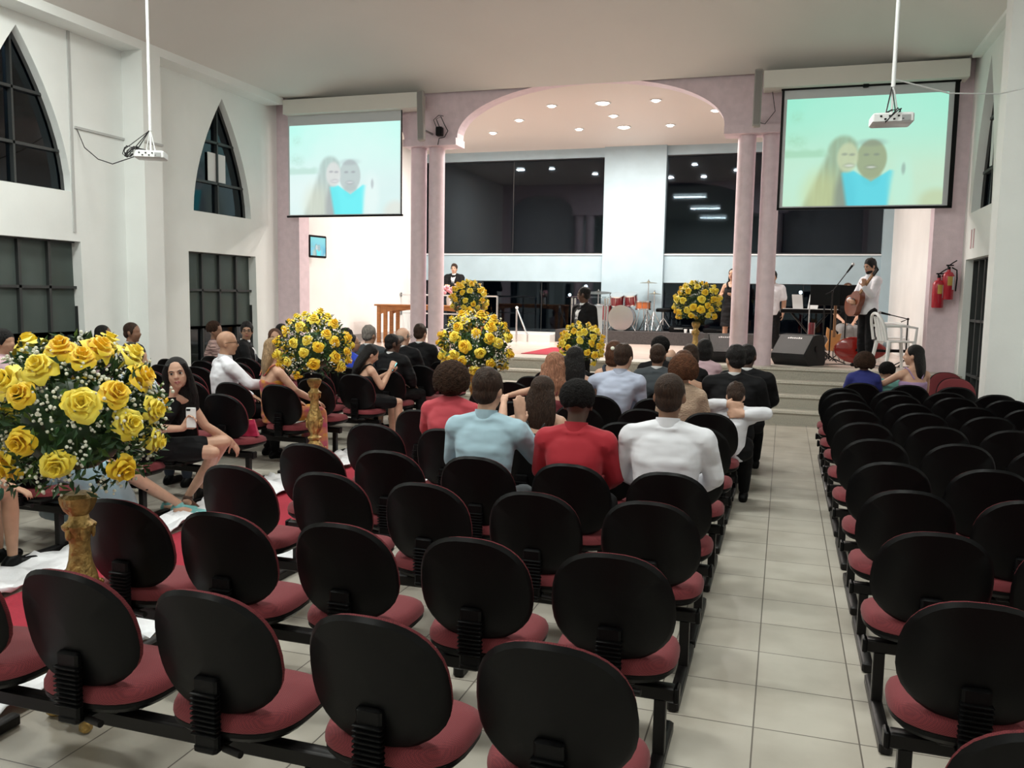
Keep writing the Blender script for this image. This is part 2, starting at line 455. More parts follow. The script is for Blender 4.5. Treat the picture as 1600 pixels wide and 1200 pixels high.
# side windows
def side_window(n, X, sgn, yc, kind, arch=None, low=None, tint=FROST):
    xg = X-sgn*-.16
    if arch:
        half, z0, z1 = arch
        pts = arch_pts(yc, half, z0, z1)
        m = MB(); xx = X+sgn*.16
        m.rings([[(xx, a, b) for a, b in pts], [(xx+.012*sgn, a, b) for a, b in pts]])
        wo = m.build('window_%d' % n, GLASS, None, False, kind='structure')
        fr = MB(); xf0, xf1 = sorted((X+sgn*.10, X+sgn*.18))
        # rim following the outline
        P = [Vector((X+sgn*.14, a, b)) for a, b in pts]
        for i in range(len(P)):
            fr.tube([P[i], P[(i+1) % len(P)]], .028, 4)
        h = z1-z0
        def hw(z): return half*(1-((z-z0)/h)**1.75)
        fr.box(xf0, xf1, yc-.015, yc+.015, z0, z1-.1)
        for z in (z0+h*.27, z0+h*.62):
            fr.box(xf0, xf1, yc-hw(z), yc+hw(z), z-.018, z+.018)
        fr.build('window_frame', DKMETAL, wo, False)
        return wo
    y0, y1, z0, z1 = low
    xx = X+sgn*.16
    m = MB().box(min(xx, xx+.01), max(xx, xx+.01), y0-.02, y1+.02, z0, z1)
    wo = m.build('window_%d' % n, tint, None, False, kind='structure')
    fr = MB(); xf0, xf1 = sorted((X+sgn*.10, X+sgn*.18))
    for i in range(5):
        yy = y0+(y1-y0)*i/4; fr.box(xf0, xf1, yy-.02, yy+.02, z0, z1)
    for f in ((0, .5, 1) if sgn < 0 and z0 > 1 else (0, 1) if sgn < 0 else (0, .30, .63, 1)):
        zz = z0+(z1-z0)*f; fr.box(xf0, xf1, y0, y1, zz-.018, zz+.018)
    fr.build('window_frame', DKMETAL, wo, False)
    # the bottom row has clear dark panes
    xk = X+sgn*.155
    return wo
k = 5
for yc in LYC:
    side_window(k, XL, -1, yc, 'a', arch=(.76, 3.02, 4.90)); k += 1
    side_window(k, XL, -1, yc, 'l', low=(yc-.90, yc+.92, 1.17, 2.38)); k += 1
    side_window(k, XL, -1, yc, 'l', low=(yc-.90, yc+.92, .25, 1.17), tint=GLASS); k += 1
for yc in RYC:
    side_window(k, XR, 1, yc, 'a', arch=(.62 if yc > 12 else .76, 3.02, 4.98)); k += 1
    side_window(k, XR, 1, yc, 'l', low=(yc-.75, yc+.75, .08, 2.38)); k += 1
# pale paper sheets taped inside two arched windows
PAPER = mat('white_paper', (.72, .74, .74), .7)
for y0, y1, side in ((11.98, 12.22, 'left'), (12.25, 12.44, 'right')):
    tag(MB().box(XL-.135, XL-.13, y0, y1, 3.56, 4.02).build('window_paper', PAPER, None, False),
        'white sheet taped on the %s pane of the far left arched window' % side, 'paper', 'white sheets on the arched windows')
tag(MB().box(XR+.125, XR+.13, 12.72, 13.05, 3.6, 4.2).build('window_paper', PAPER, None, False),
    'white sheet taped in the pointed window of the right wall', 'paper', 'white sheets on the arched windows')

# dark ground and a few far lamps outside
struct('ground_outside', MB().box(-60, 60, 20.4, 90, -6.1, -6), mat('night_ground', (.01, .012, .01), .9))
CL = mat('town_lamp', (1, 1, 1), emit=(1, .9, .7), estr=60)
lampr = random.Random(5)
for i in range(12):
    x = lampr.uniform(-20, 14); h = 6+2.0+lampr.uniform(-.8, 1.0)
    t = thing('street_lamp', 'tiny distant town light seen through the dark stage windows', 'street lamp', (x, 70+lampr.uniform(-8, 8), -6), 0, 'distant town lights')
    MB().cyl((0, 0, 0), (0, 0, h), .08).build('pole', DKMETAL, t)
    MB().ell((0, -.1, h), (.14, .14, .14), seg=8).build('lamp', CL, t)

# ================================================================== LAMPS
LP = [(-7.02, 17.67), (-6.14, 17.67), (-5.2, 16.53), (-4.24, 15.45), (-4.25, 17.67), (-3.29, 15.45), (-3.31, 16.55), (-3.31, 17.67), (-2.34, 15.45), (-2.37, 17.67), (-1.39, 16.5)]
big = {0, 5, 7}
names = ['large glowing recessed downlight nearest the left stage columns', 'small recessed downlight second from the left in the stage ceiling', 'small downlight in the middle row of the stage ceiling, left side',
         'small downlight in the front row of the stage ceiling, left of centre', 'small downlight in the rear row, left of the brightest lamp', 'large downlight at the front centre of the stage ceiling',
         'small downlight right in the middle of the stage ceiling', 'brightest large downlight over the blue pier', 'small downlight in the front row of the stage ceiling, right of centre',
         'small downlight in the rear row, right of the brightest lamp', 'small downlight nearest the right hand stage columns']
for i, (x, y) in enumerate(LP):
    r = .115 if i in big else .072
    t = thing('recessed_downlight', names[i], 'ceiling lamp', (x, y, 5.25), 0, 'downlights in the stage ceiling')
    MB().lathe([(r+.035, -.004), (r+.03, -.018), (r, -.014), (r, -.002)], 24).build('lamp_ring', WHPL, t)
    MB().lathe([(.001, -.045), (r*.7, -.032), (r*.98, -.008), (r*.98, -.001)], 20).build('bulb', LAMP, t)
    area_light('downlight_beam', (x, y, 5.19), r*2, STAGE_W*(1.7 if i in big else 1), (1, .93, .86))
HL = [(-7.0, 7.0), (-3.6, 7.2), (-.6, 7.0), (-7.0, 3.2), (-3.4, 3.0), (.2, 2.8), (-3.4, -1.2)]  # unseen lamps added to light the hall; type and places assumed
for i, (x, y) in enumerate(HL):
    t = thing('added_hall_lamp', 'white batten lamp added on the hall ceiling above the seats, out of frame', 'ceiling lamp', (x, y, 5.77), 0, 'added hall ceiling lamps')
    MB().rbox(0, 0, -.03, 1.3, .30, .06, .01).build('housing', WHPL, t)
    MB().cyl((-.6, -.07, -.075), (.6, -.07, -.075), .016).cyl((-.6, .07, -.075), (.6, .07, -.075), .016).build('lamp_tube', TUBE, t)
    area_light('added_lamp_beam', (x, y, 5.60), 1.2, HALL_W*(1.5 if x < -6 else 1.0), (.97, 1, .94), .25)
# ================================================================== CARPET
def cloth_strip(name, x0, x1, y0, y1, z, amp, m, nx, ny, label, cat, seed=0, parent=None):
    vs = []; fs = []
    for j in range(ny+1):
        for i in range(nx+1):
            u, v = i/nx, j/ny
            x = x0+(x1-x0)*u; y = y0+(y1-y0)*v
            e = (noise.noise((y*2.1, seed, 3.3))*.09 if i in (0, nx) else 0)
            a = abs(noise.noise((x*5, y*5, seed)))+.6*abs(noise.noise((x*11, y*11, seed+4)))
            vs.append((x+e, y, z+amp*a*1.3+.003))
    for j in range(ny):
        for i in range(nx):
            k = j*(nx+1)+i; fs.append((k, k+1, k+nx+2, k+nx+1))
    o = MB().add(vs, fs).build(name, m, parent, True)
    s = o.modifiers.new('s', 'SOLIDIFY'); s.thickness = .004; s.offset = 1
    if not parent: tag(o, label, cat)
    return o
CX0, CX1 = -4.12, -3.12
t = thing('aisle_carpet', 'long red carpet runner up the left aisle to the stage', 'carpet')
MB().box(CX0, CX1, -1, 12.66, .001, .010).build('floor_run', REDCARPET, t, False)
MB().box(-4.42, -3.55, 14.4, 16.5, ZS+.001, ZS+.009).build('stage_run', REDCARPET, t, False)
cloth_strip('edge_cloth', -4.49, -4.10, .5, 10.6, .006, .07, WHITECLOTH, 14, 240, 'crumpled white satin cloth along the left edge of the red carpet', 'cloth', 1)
cloth_strip('edge_cloth', -3.16, -2.93, .5, 12.4, .006, .085, WHITECLOTH, 8, 240, 'crumpled white satin cloth along the right edge of the red carpet', 'cloth', 7)
cloth_strip('edge_cloth', -3.5, -3.1, 13.6, 14.6, ZS+.008, .10, WHITECLOTH, 10, 26, 'bunched white satin cloth on the stage edge beside the red carpet', 'cloth', 17)

# ================================================================== CHAIRS
def sqr(t, a, b, n):
    c, s_ = math.cos(t), math.sin(t)
    return a*math.copysign(abs(c)**(2/n), c), b*math.copysign(abs(s_)**(2/n), s_)
def back_outline(t):
    """office chair back seen from behind: flat-arched top, widest below the middle, rounded foot"""
    x, z = sqr(t, .229, .212, 2.45)
    x *= 1+.045*(-z/.2)-.06*max(0, -z/.203-.55)*2
    return x, z
def slab(off0, off1, sc0, sc1, curve, seg=36, rings_=5, edge=.012):
    """lens like panel from y=off0 (rear) to off1 (front) following the back outline"""
    L = []
    def ring(k, y):
        r = []
        for j in range(seg):
            x, z = back_outline(2*PI*j/seg); x *= k; z *= k
            r.append((x, y+curve*x*x*1.0-.21*(z), z))
        return r
    L.append(ring(.02, off0)); L.append(ring(.45, off0)); L.append(ring(sc0-.05, off0+.001)); L.append(ring(sc0, off0+edge))
    L.append(ring(sc1, off1-edge)); L.append(ring(sc1-.07, off1-.001)); L.append(ring(.45, off1)); L.append(ring(.02, off1))
    return MB().rings(L)
def make_chair():
    t = thing('auditorium_chair', '', 'chair')
    T = Matrix.Translation((0, .038, .646))
    s = slab(-.005, .022, .985, 1.0, .95); s.v = [tuple(T @ Vector(p)) for p in s.v]
    b = s.build('backrest', BLACKP, t)
    c = slab(.020, .058, .975, .93, .95, edge=.014); c.v = [tuple(T @ Vector(p)) for p in c.v]
    c.build('back_cushion', BURG, b)
    # seat: rounded squarish pad, thicker, waterfall front
    def sring(k, z, zf):
        L = []
        for j in range(36):
            x, y = sqr(2*PI*j/36, .232, .215, 2.8)
            yy = y*k; L.append((x*k, .275+yy, z-zf*max(0, yy-.08)*.22))
        return L
    seat = MB().rings([sring(.95, .388, .6), sring(1, .398, .6), sring(.995, .416, .8), sring(.955, .436, .9), sring(.87, .448, 1), sring(.70, .452, 1), sring(.35, .447, 1), sring(.02, .446, 1)])
    so = seat.build('seat', BURG, t)
    MB().rings([sring(.55, .350, .2), sring(.90, .358, .4), sring(.985, .378, .6), sring(.985, .392, .6), sring(.9, .395, .6)]).build('seat_shell', BLACKP, so)
    # ribbed bellows between back and seat
    br = MB(); br.rbox(0, .045, .455, .085, .03, .24, .008)
    for i in range(9): br.rbox(0, .036, .395+i*.016, .095, .034, .008, .003)
    br.rbox(0, .10, .345, .085, .15, .028, .008)
    br.build('back_support', BLACKP, t)
    MB().rbox(0, .255, .335, .17, .22, .03, .006).cyl((.05, .06, .345), (.12, .045, .345), .012).build('mounting_plate', BLACKM, t)
    return t
chair0 = make_chair()
used = [False]
def place_chair(x, y, label, group, rz=0):
    if not used[0]: c = chair0; used[0] = True; c.location = (x, y, 0); c.rotation_euler = (0, 0, rz)
    else: c = copy_tree(chair0, (x, y, 0), rz)
    c['label'] = label; c['group'] = group
    return c
def row_frame(x0, x1, y, label, mid=False):
    t = thing('seating_beam', label, 'chair frame', ((x0+x1)/2, y, 0), 0, 'steel beams carrying the chair rows')
    h = (x1-x0)/2
    MB().rbox(0, .21, .29, 2*h+.44, .055, .055, .006).build('beam', BLACKM, t)
    xs = [-h-.165, h+.165] + ([0.27] if mid else [])
    for x in xs:
        l = MB().rbox(x, .21, .155, .045, .045, .22, .004).build('leg', BLACKM, t)
        MB().rbox(x, .145, .0255, .05, .66, .05, .008).build('foot', BLACKM, l)
    MB().rbox(-h-.225, .21, .29, .02, .065, .065, .006).rbox(h+.225, .21, .29, .02, .065, .065, .006).build('end_cap', BLACKP, t)
    return t
ORD = ['first', 'second', 'third', 'fourth', 'fifth', 'sixth', 'seventh', 'eighth', 'ninth', 'tenth', 'eleventh', 'twelfth']
jr = random.Random(3)
CXS = [-.54, -1.08, -1.63, -2.17, -2.71]
CYS = [2.05, 2.88, 3.70, 4.40, 5.28, 6.10, 6.92, 7.72, 8.50, 9.28, 10.02]
for r, y in enumerate(CYS):
    for c, x in enumerate(CXS):
        dx = jr.uniform(-.008, .008)
        place_chair(x+dx, y+jr.uniform(-.02, .02), 'black-backed burgundy chair, %s from the right aisle, %s row from the camera, centre block' % (ORD[c], ORD[r]),
                    'chairs of the centre block', jr.uniform(-.03, .03))
    row_frame(CXS[-1], CXS[0], y, 'black steel beam under the %s row of the centre block, counted from the camera' % ORD[r], True)
RXS = [.62, 1.13, 1.63, 2.08]
RYS = [1.98, 2.80, 3.63, 4.40, 5.18, 6.03, 6.86, 7.66, 8.33, 9.10, 9.58]
for r, y in enumerate(RYS):
    for c, x in enumerate(RXS):
        place_chair(x, y+jr.uniform(-.02, .02), 'black-backed burgundy chair, %s from the right aisle, %s row from the camera, right block' % (ORD[c], ORD[r]),
                    'chairs of the right block', jr.uniform(-.03, .03))
    row_frame(RXS[0], RXS[-1]-.03, y, 'black steel beam under the %s row of the right block, counted from the camera' % ORD[r])
for c, x in enumerate((.86, 1.36, 1.83)):
    place_chair(x, 10.27, 'black-backed burgundy chair, %s from the aisle, front row of the right block' % ORD[c], 'chairs of the right block')
row_frame(.86, 1.83, 10.27, 'black steel beam under the front row of the right block, nearest the stage')
LXS = [-4.72, -5.24, -5.77, -6.30, -6.83, -7.36, -7.90]
LYS = [2.6, 3.4, 4.18, 4.96, 5.62, 6.30, 7.18, 7.86, 8.54, 9.32, 10.02, 10.75]
for r, y in enumerate(LYS):
    off = .13 if r in (8, 9) else .28 if r > 9 else 0
    for c, x in enumerate(LXS):
        x += off
        if r == 11 and c > 5: continue
        if r < 2 and c > 3: continue
        if (r, c) in ((0, 0),): pass
        place_chair(x, y+jr.uniform(-.02, .02), 'black-backed burgundy chair, %s from the red carpet, %s row from the camera, left block' % (ORD[c], ORD[r]),
                    'chairs of the left block', jr.uniform(-.03, .03))
    row_frame(LXS[3 if r < 2 else 5 if r == 11 else 6]+off, LXS[0]+off, y, 'black steel beam under the %s row of the left block, counted from the camera' % ORD[r], True)
# spare chairs turned round against the right hand door
for i, (x, y) in enumerate(((2.02, 11.55), (2.06, 12.45))):
    c = place_chair(x, y, ['burgundy chair standing loose before the right wall window, front one', 'burgundy chair standing loose before the right wall window, rear one'][i], 'spare chairs by the right wall', PI+.1)
    c.location = (x, y, 0); row_frame(x, x+.01, y-.42, ['black stand under the front spare chair by the right wall', 'black stand under the rear spare chair by the right wall'][i])


# ================================================================== FLOWERS
def rose_mesh(name, seed, m, s=1.0):
    rr = random.Random(seed); mb = MB()
    for (n, ri, ro, zb, zt, curl, wid) in ((5, .010, .056, .0, .026, .016, 1.25), (5, .009, .043, .006, .036, .010, 1.2), (4, .007, .031, .012, .043, .004, 1.4), (3, .004, .019, .018, .046, 0, 1.8)):
        ph = rr.uniform(0, 6)
        for k in range(n):
            a0 = ph+2*PI*k/n+rr.uniform(-.15, .15); K, J = 5, 6; vs = []; fl = rr.uniform(.85, 1.12)
            for j in range(J+1):
                v = j/J
                for i in range(K+1):
                    u = 2*i/K-1
                    w_ = wid*(.35+.65*math.sin(PI*min(1, v*.62+.12)))*PI/n
                    a = a0+u*w_
                    vv = v*(1-.16*u*u)
                    rad = (ri+(ro-ri)*vv**.85)*fl
                    z = zb+zt*math.sin(PI/2*min(1, vv*1.15))-curl*max(0, vv-.55)**2*6*(1+.5*math.sin(3*u+k))
                    rad += .003*math.sin(5*u+k*2)*v
                    vs.append((rad*math.cos(a)*s, rad*math.sin(a)*s, z*s))
            fs = [(j*(K+1)+i, j*(K+1)+i+1, (j+1)*(K+1)+i+1, (j+1)*(K+1)+i) for j in range(J) for i in range(K)]
            mb.add(vs, fs)
    mb.ell((0, 0, .022*s), (.012*s, .012*s, .020*s), seg=8)
    mb.lathe([(.003*s, -.05*s), (.006*s, -.012*s), (.018*s, -.004*s), (.022*s, .008*s)], 8)
    me = mb.mesh(name, [m]); return me
ROSES = [rose_mesh('rose', i, (ROSE, ROSEL, ROSE, ROSEL)[i], 1.0) for i in range(4)]
def frame_to(d, roll=0):
    return Vector(d).normalized().to_track_quat('Z', 'Y').to_matrix().to_4x4() @ Matrix.Rotation(roll, 4, 'Z')
def leaf_ball(rad, n, seed):
    rr = random.Random(seed); mb = MB()
    mb.ell((0, 0, -.02), (rad*.58, rad*.58, rad*.54), seg=16)
    for i in range(n):
        d = Vector((rr.gauss(0, 1), rr.gauss(0, 1), rr.gauss(0, 1))).normalized()
        if d.z < -.75: continue
        r0 = rad*rr.uniform(.62, 1.0); L = rr.uniform(.035, .065); W = L*.42
        side = Vector((rr.gauss(0, 1), rr.gauss(0, 1), rr.gauss(0, 1)))
        ax = (d*.7+side.normalized()*.8).normalized(); sd = ax.cross(d).normalized(); up = sd.cross(ax)
        p = d*r0; q = p+ax*L
        mb.add([p, p+ax*L*.45+sd*W*.5+up*.004, q, p+ax*L*.45-sd*W*.5+up*.004, p+ax*L*.5-up*.004], [(0, 1, 4), (1, 2, 4), (2, 3, 4), (3, 0, 4)], mi=1 if rr.random() < .14 else 0)
    return mb.mesh('foliage', [LEAF, LEAFL])
def bloom_ball(rad, ncl, seed, per=9):
    rr = random.Random(seed); mb = MB()
    ico = bmesh.new(); bmesh.ops.create_icosphere(ico, subdivisions=1, radius=1)
    V = [v.co.copy() for v in ico.verts]; F = [tuple(v.index for v in f.verts) for f in ico.faces]; ico.free()
    for c in range(ncl):
        d = Vector((rr.gauss(0, 1), rr.gauss(0, 1), rr.gauss(.15, 1))).normalized()
        if d.z < -.7: continue
        cc = d*rad*rr.uniform(.84, 1.02)
        for k in range(per):
            p = cc+Vector((rr.gauss(0, 1), rr.gauss(0, 1), rr.gauss(0, 1)))*.018; r = rr.uniform(.004, .0085)
            mb.add([tuple(p+v*r) for v in V], F)
        mb.tube([d*rad*.6, cc], .0012, 3, mi=1)
    return mb.mesh('small_blossoms', [BLOOM, LEAFL], True)
def bouquet(label, loc, rad, leafm, bloomm, nroses, seed, dirs=None, rs=1.0):
    t = thing('flower_arrangement', label, 'flower arrangement', loc, 0, 'yellow rose arrangements')
    f = bpy.data.objects.new('foliage', leafm); COL.objects.link(f); f.parent = t; f['kind'] = 'stuff'
    b = bpy.data.objects.new('small_blossoms', bloomm); COL.objects.link(b); b.parent = t; b['kind'] = 'stuff'
    rr = random.Random(seed); placed = [Vector(d).normalized() for d in (dirs or [])]
    g = PI*(3-math.sqrt(5))
    for i in range(nroses):
        z = 1-1.62*(i+.5)/nroses; a = g*i+seed; q = math.sqrt(max(0, 1-z*z))
        d = (Vector((q*math.cos(a), q*math.sin(a), z))+Vector((rr.gauss(0, .08), rr.gauss(0, .08), rr.gauss(0, .08)))).normalized()
        if any((d-e).length < (.36 if dirs else .27) for e in placed): continue
        placed.append(d)
    for i, d in enumerate(placed):
        o = bpy.data.objects.new('rose', ROSES[rr.randrange(4)]); COL.objects.link(o); o.parent = t
        s = rs*rr.uniform(.85, 1.15)
        tilt = (d+Vector((rr.gauss(0, .12), rr.gauss(0, .12), rr.gauss(0, .12)))).normalized()
        o.matrix_local = Matrix.Translation(d*rad*rr.uniform(.90, 1.0)) @ frame_to(tilt, rr.uniform(0, 6)) @ Matrix.Scale(s, 4)
    return t
PED_PROF = [(.001, .105), (.115, .105), (.118, .12), (.09, .15), (.070, .17), (.078, .20), (.088, .25), (.080, .30), (.055, .345), (.042, .37), (.058, .385), (.060, .40), (.040, .415), (.036, .43),
            (.050, .46), (.068, .51), (.074, .56), (.060, .62), (.044, .68), (.038, .74), (.042, .79), (.058, .815), (.060, .83), (.040, .85), (.036, .87), (.05, .89), (.062, .92), (.066, .945), (.05, .96), (.001, .96)]
def pedestal(label, loc, h=.96, rz=0):
    t = thing('flower_pedestal', label, 'pedestal', loc, rz, 'gilded flower pedestals')
    k = h/.96
    mb = MB(); seg = 24; L = []
    for r, z in PED_PROF:
        ring = []
        for j in range(seg):
            a = 2*PI*j/seg; q = r*(1+.10*math.sin(6*a+z*9)) if r > .045 else r
            ring.append((q*math.cos(a), q*math.sin(a), z*k))
        L.append(ring)
    mb.rings(L)
    mb.build('column', GOLD, t)
    # acanthus leaves on the swellings
    for (z, r, n, s) in ((.26, .086, 5, 1.0), (.53, .070, 5, .9), (.80, .05, 5, .6)):
        for i in range(n):
            a = 2*PI*i/n+z*3; m = Matrix.Rotation(a, 4, 'Z') @ Matrix.Translation((r, 0, z*k))
            lf = MB().ell((0, 0, 0), (.016*s, .026*s, .05*s), M=m, seg=10).ell((.012*s, 0, .042*s), (.014*s, .02*s, .014*s), M=m, seg=8)
            lf.build('ornament_leaf', GOLD, t)
    for i in range(3):
        a = 2*PI*i/3+.4; m = Matrix.Rotation(a, 4, 'Z')
        ft = MB().tube([(.05, 0, .13*k), (.09, 0, .12*k), (.118, 0, .085*k), (.115, 0, .05*k), (.13, 0, .024), (.16, 0, .022)], [.045, .045, .036, .028, .024, .016], 10, M=m)
        ft.ell((.128, 0, .019), (.038, .028, .019), M=m, seg=10)
        ft.build('scroll_foot', GOLD, t)
    return t
def dirs_from_px(c, rad, pts):
    """unit directions on the ball for roses seen in the photo, from their position on it"""
    cam = Vector((0, 0, CAM_H)); m = sc.camera.matrix_world.to_3x3(); out = []
    for x, y in pts:
        d = (m @ Vector(((x-800)/1329.4, -(y-600)/1329.4, -1))).normalized(); oc = cam-Vector(c)
        b = oc.dot(d); disc = b*b-(oc.dot(oc)-rad*rad)
        if disc < 0: out.append((cam+d*(-b)-Vector(c)).normalized()); continue
        out.append((cam+d*(-b-math.sqrt(disc))-Vector(c)).normalized())
    return out
LB1, BB1 = leaf_ball(.335, 1900, 1), bloom_ball(.335, 190, 2, 10)
LB2, BB2 = leaf_ball(.325, 1100, 3), bloom_ball(.325, 110, 4, 8)
LB3, BB3 = leaf_ball(.31, 1300, 5), bloom_ball(.31, 90, 6, 7)
U1 = (-2.66, 2.66)
c1 = (U1[0], U1[1], 1.235)
d1 = dirs_from_px(c1, .335, [(128, 632), (180, 618), (203, 665), (88, 727), (188, 732), (32, 616), (25, 692), (62, 575), (128, 562), (8, 595), (222, 588), (240, 640), (238, 690), (2, 735), (150, 548), (95, 545), (205, 555), (-20, 660), (-25, 600)])
bouquet('largest yellow rose ball at the left, nearest the camera, on its tall gold pedestal', c1, .325, LB1, BB1, 26, 1, d1, 1.12)
pedestal('gold pedestal under the nearest rose ball, between the first two chair rows', (U1[0], U1[1], 0), .94, .9)
U = [(-4.18, 7.02, 0, 1.235, 2, LB2, BB2, 'round yellow rose ball left of the carpet, beside the blonde woman', 'gold pedestal left of the carpet, standing before an empty chair', .325, 44),
     (-3.08, 8.38, 0, 1.215, 3, LB2, BB2, 'wide yellow rose ball in mid aisle, above the big dark hair', 'gold pedestal under the wide rose ball in mid aisle', .37, 50),
     (-2.80, 12.1, 0, 1.06, 4, LB3, BB3, 'yellow rose ball in front of the bald man in a dark suit', 'gold pedestal on the floor before the stage steps', .32, 62),
     (-4.94, 13.14, .395, 1.70, 5, LB3, BB3, 'yellow rose ball left of the stage, in front of the wooden table', 'gold pedestal on the steps beside the inner left column', .30, 60),
     (-1.27, 13.14, .395, 1.70, 6, LB3, BB3, 'yellow rose ball on the right of the steps, before the singer', 'gold pedestal on the steps right of the drums', .33, 62)]
for (x, y, z0, zc, sd, lb, bb, l1, l2, rad, n) in U:
    b = bouquet(l1, (x, y, zc), .315, lb, bb, n, sd, None, 1.0)
    b.scale = (rad/.32,)*3
    pedestal(l2, (x, y, z0), (zc-z0)-.28, sd)
# ================================================================== PROJECTION SCREENS
def sm(e0, e1, x):
    t = max(0, min(1, (x-e0)/(e1-e0))); return t*t*(3-2*t)
def elm(u, v, cu, cv, ru, rv, soft_=.25):
    d = math.hypot((u-cu)/ru, (v-cv)/rv); return 1-sm(1-soft_, 1+soft_, d)
def mixc(a, b, t): return tuple(a[i]*(1-t)+b[i]*t for i in range(3))
def picture(u, v, P):
    c = mixc(P['sea'], P['sky'], sm(.30, .95, v)+.0)
    c = mixc(c, P['white'], .55*elm(u, v, .62, .80, .55, .35, .8))
    c = mixc(c, P['white'], .5*elm(u, v, .18, .25, .35, .25, .8))
    n = noise.noise((u*9, v*9, 2)); c = mixc(c, P['white'], .10*n+.05)
    band = sm(.44, .47, v)*(1-sm(.50, .545+.01*math.sin(u*60), v))*(1-sm(.22, .30, u)); c = mixc(c, P['tree'], .38*band)
    for tu, tv in ((.07, .83), (.05, .62), (.10, .60)):
        c = mixc(c, P['tree'], .30*elm(u, v, tu, tv, .035, .05, .9)*(.6+.6*noise.noise((u*60, v*40, 1))))
    # woman's long hair
    hair = 0
    if v < .50:
        k = (.50-v)/.50; lo = .285-.15*k; hi = .37+.07*k
        hair = sm(lo-.03, lo+.03, u)*(1-sm(hi-.02, hi+.05, u))
    hair = max(hair, elm(u, v, .375, .50, .095, .145, .2))
    c = mixc(c, P['hair'], P['k']*.75*hair*(.85+.25*noise.noise((u*45, v*3, 5))))
    c = mixc(c, P['hairtip'], .5*elm(u, v, .25, .10, .12, .22, .6))
    c = mixc(c, P['dark'], P['k']*.55*elm(u, v, .40, .08, .07, .22, .4))
    sh = 0
    if v < .40:
        top = .215+.9*abs(u-.56) if abs(u-.56) < .11 else .315-.15*(abs(u-.56)-.11)
        sh = sm(.395, .43, u+.13*v)*(1-sm(.67, .71, u-.08*v+.02))*(1-sm(top-.01, top+.02, v))
    c = mixc(c, P['skin2'], P['k']*.8*elm(u, v, .56, .26, .06, .085, .3))
    c = mixc(c, P['shirt'], .9*sh)
    c = mixc(c, P['white'], .6*elm(u, v, .745, .18, .07, .24, .5))
    c = mixc(c, P['skin2'], P['k']*.95*elm(u, v, .555, .425, .095, .175, .10))
    c = mixc(c, P['dark'], P['k']*.30*elm(u, v, .552, .575, .085, .035, .5))
    c = mixc(c, P['skin1'], .85*elm(u, v, .405, .445, .066, .135, .18))
    for eu, ev in ((.385, .475), (.432, .47), (.522, .465), (.585, .465)):
        c = mixc(c, P['dark'], .45*elm(u, v, eu, ev, .018, .012, .6))
    for mu, mv in ((.418, .37), (.555, .35)):
        c = mixc(c, P['dark'], .30*elm(u, v, mu, mv, .036, .022, .6)); c = mixc(c, (1, 1, 1), .5*elm(u, v, mu, mv, .026, .009, .6))
    c = mixc(c, P['dark'], .4*elm(u, v, .755, .33, .012, .05, .5))
    c = mixc(c, P['sand'], .45*elm(u, v, .96, .02, .10, .12, .4))
    return c
def H(r, g, b): return (r/255, g/255, b/255)
PL = dict(k=.75, sky=H(182, 255, 240), sea=H(222, 246, 244), white=H(240, 255, 252), tree=H(160, 205, 185), hair=H(150, 165, 160), hairtip=H(228, 228, 205), dark=H(140, 140, 152),
          shirt=H(105, 243, 250), skin1=H(228, 230, 228), skin2=H(185, 196, 196), sand=H(235, 222, 208))
PR = dict(k=1.0, sky=H(152, 236, 208), sea=H(200, 232, 205), white=H(190, 242, 222), tree=H(140, 195, 155), hair=H(140, 155, 125), hairtip=H(212, 215, 150), dark=H(115, 125, 125),
          shirt=H(90, 215, 232), skin1=H(200, 212, 175), skin2=H(158, 172, 138), sand=H(190, 190, 140))
def picture_mesh(name, x0, x1, z0, z1, y, P, parent, nx=170, nz=124):
    vs = [(x0+(x1-x0)*i/nx, y, z0+(z1-z0)*j/nz) for j in range(nz+1) for i in range(nx+1)]
    fs = [(j*(nx+1)+i, j*(nx+1)+i+1, (j+1)*(nx+1)+i+1, (j+1)*(nx+1)+i) for j in range(nz) for i in range(nx)]
    me = bpy.data.meshes.new(name); me.from_pydata(vs, [], fs)
    ca = me.color_attributes.new('picture', 'FLOAT_COLOR', 'POINT')
    buf = []
    for j in range(nz+1):
        for i in range(nx+1):
            buf += [*lin(picture(i/nx, j/nz, P)), 1]
    ca.data.foreach_set('color', buf)
    m = bpy.data.materials.get('projected_picture')
    if not m:
        m = bpy.data.materials.new('projected_picture'); m.use_nodes = True; nt = m.node_tree; b = nt.nodes['Principled BSDF']
        a = nt.nodes.new('ShaderNodeAttribute'); a.attribute_name = 'picture'
        b.inputs['Base Color'].default_value = (.03, .03, .03, 1); b.inputs['Roughness'].default_value = .9
        nt.links.new(a.outputs['Color'], b.inputs['Emission Color']); b.inputs['Emission Strength'].default_value = .97
    me.materials.append(m)
    o = bpy.data.objects.new(name, me); COL.objects.link(o)
    if parent: o.parent = parent
    return o
SCREENW = mat('screen_fabric', (.62, .64, .66), .8)
t = thing('projection_screen', 'pulled-down projection screen on the left showing a smiling couple', 'projection screen', (0, 0, 0))
MB().box(-8.60, -6.38, 13.60, 13.606, 3.13, 4.90).build('screen_fabric', SCREENW, t, False)
picture_mesh('projected_picture', -8.57, -6.40, 3.15, 4.71, 13.597, PL, t)
MB().cyl((-8.63, 13.602, 3.12), (-6.35, 13.602, 3.12), .018).build('bottom_bar', BLACKP, t)
MB().box(-6.385, -6.37, 13.595, 13.61, 3.13, 4.90).build('side_edge', BLACKP, t, False)
t = thing('projection_screen', 'black-framed projection screen on the right showing a smiling couple', 'projection screen', (0, 0, 0))
MB().box(-.16, 2.16, 13.60, 13.606, 3.14, 4.88).build('screen_fabric', SCREENW, t, False)
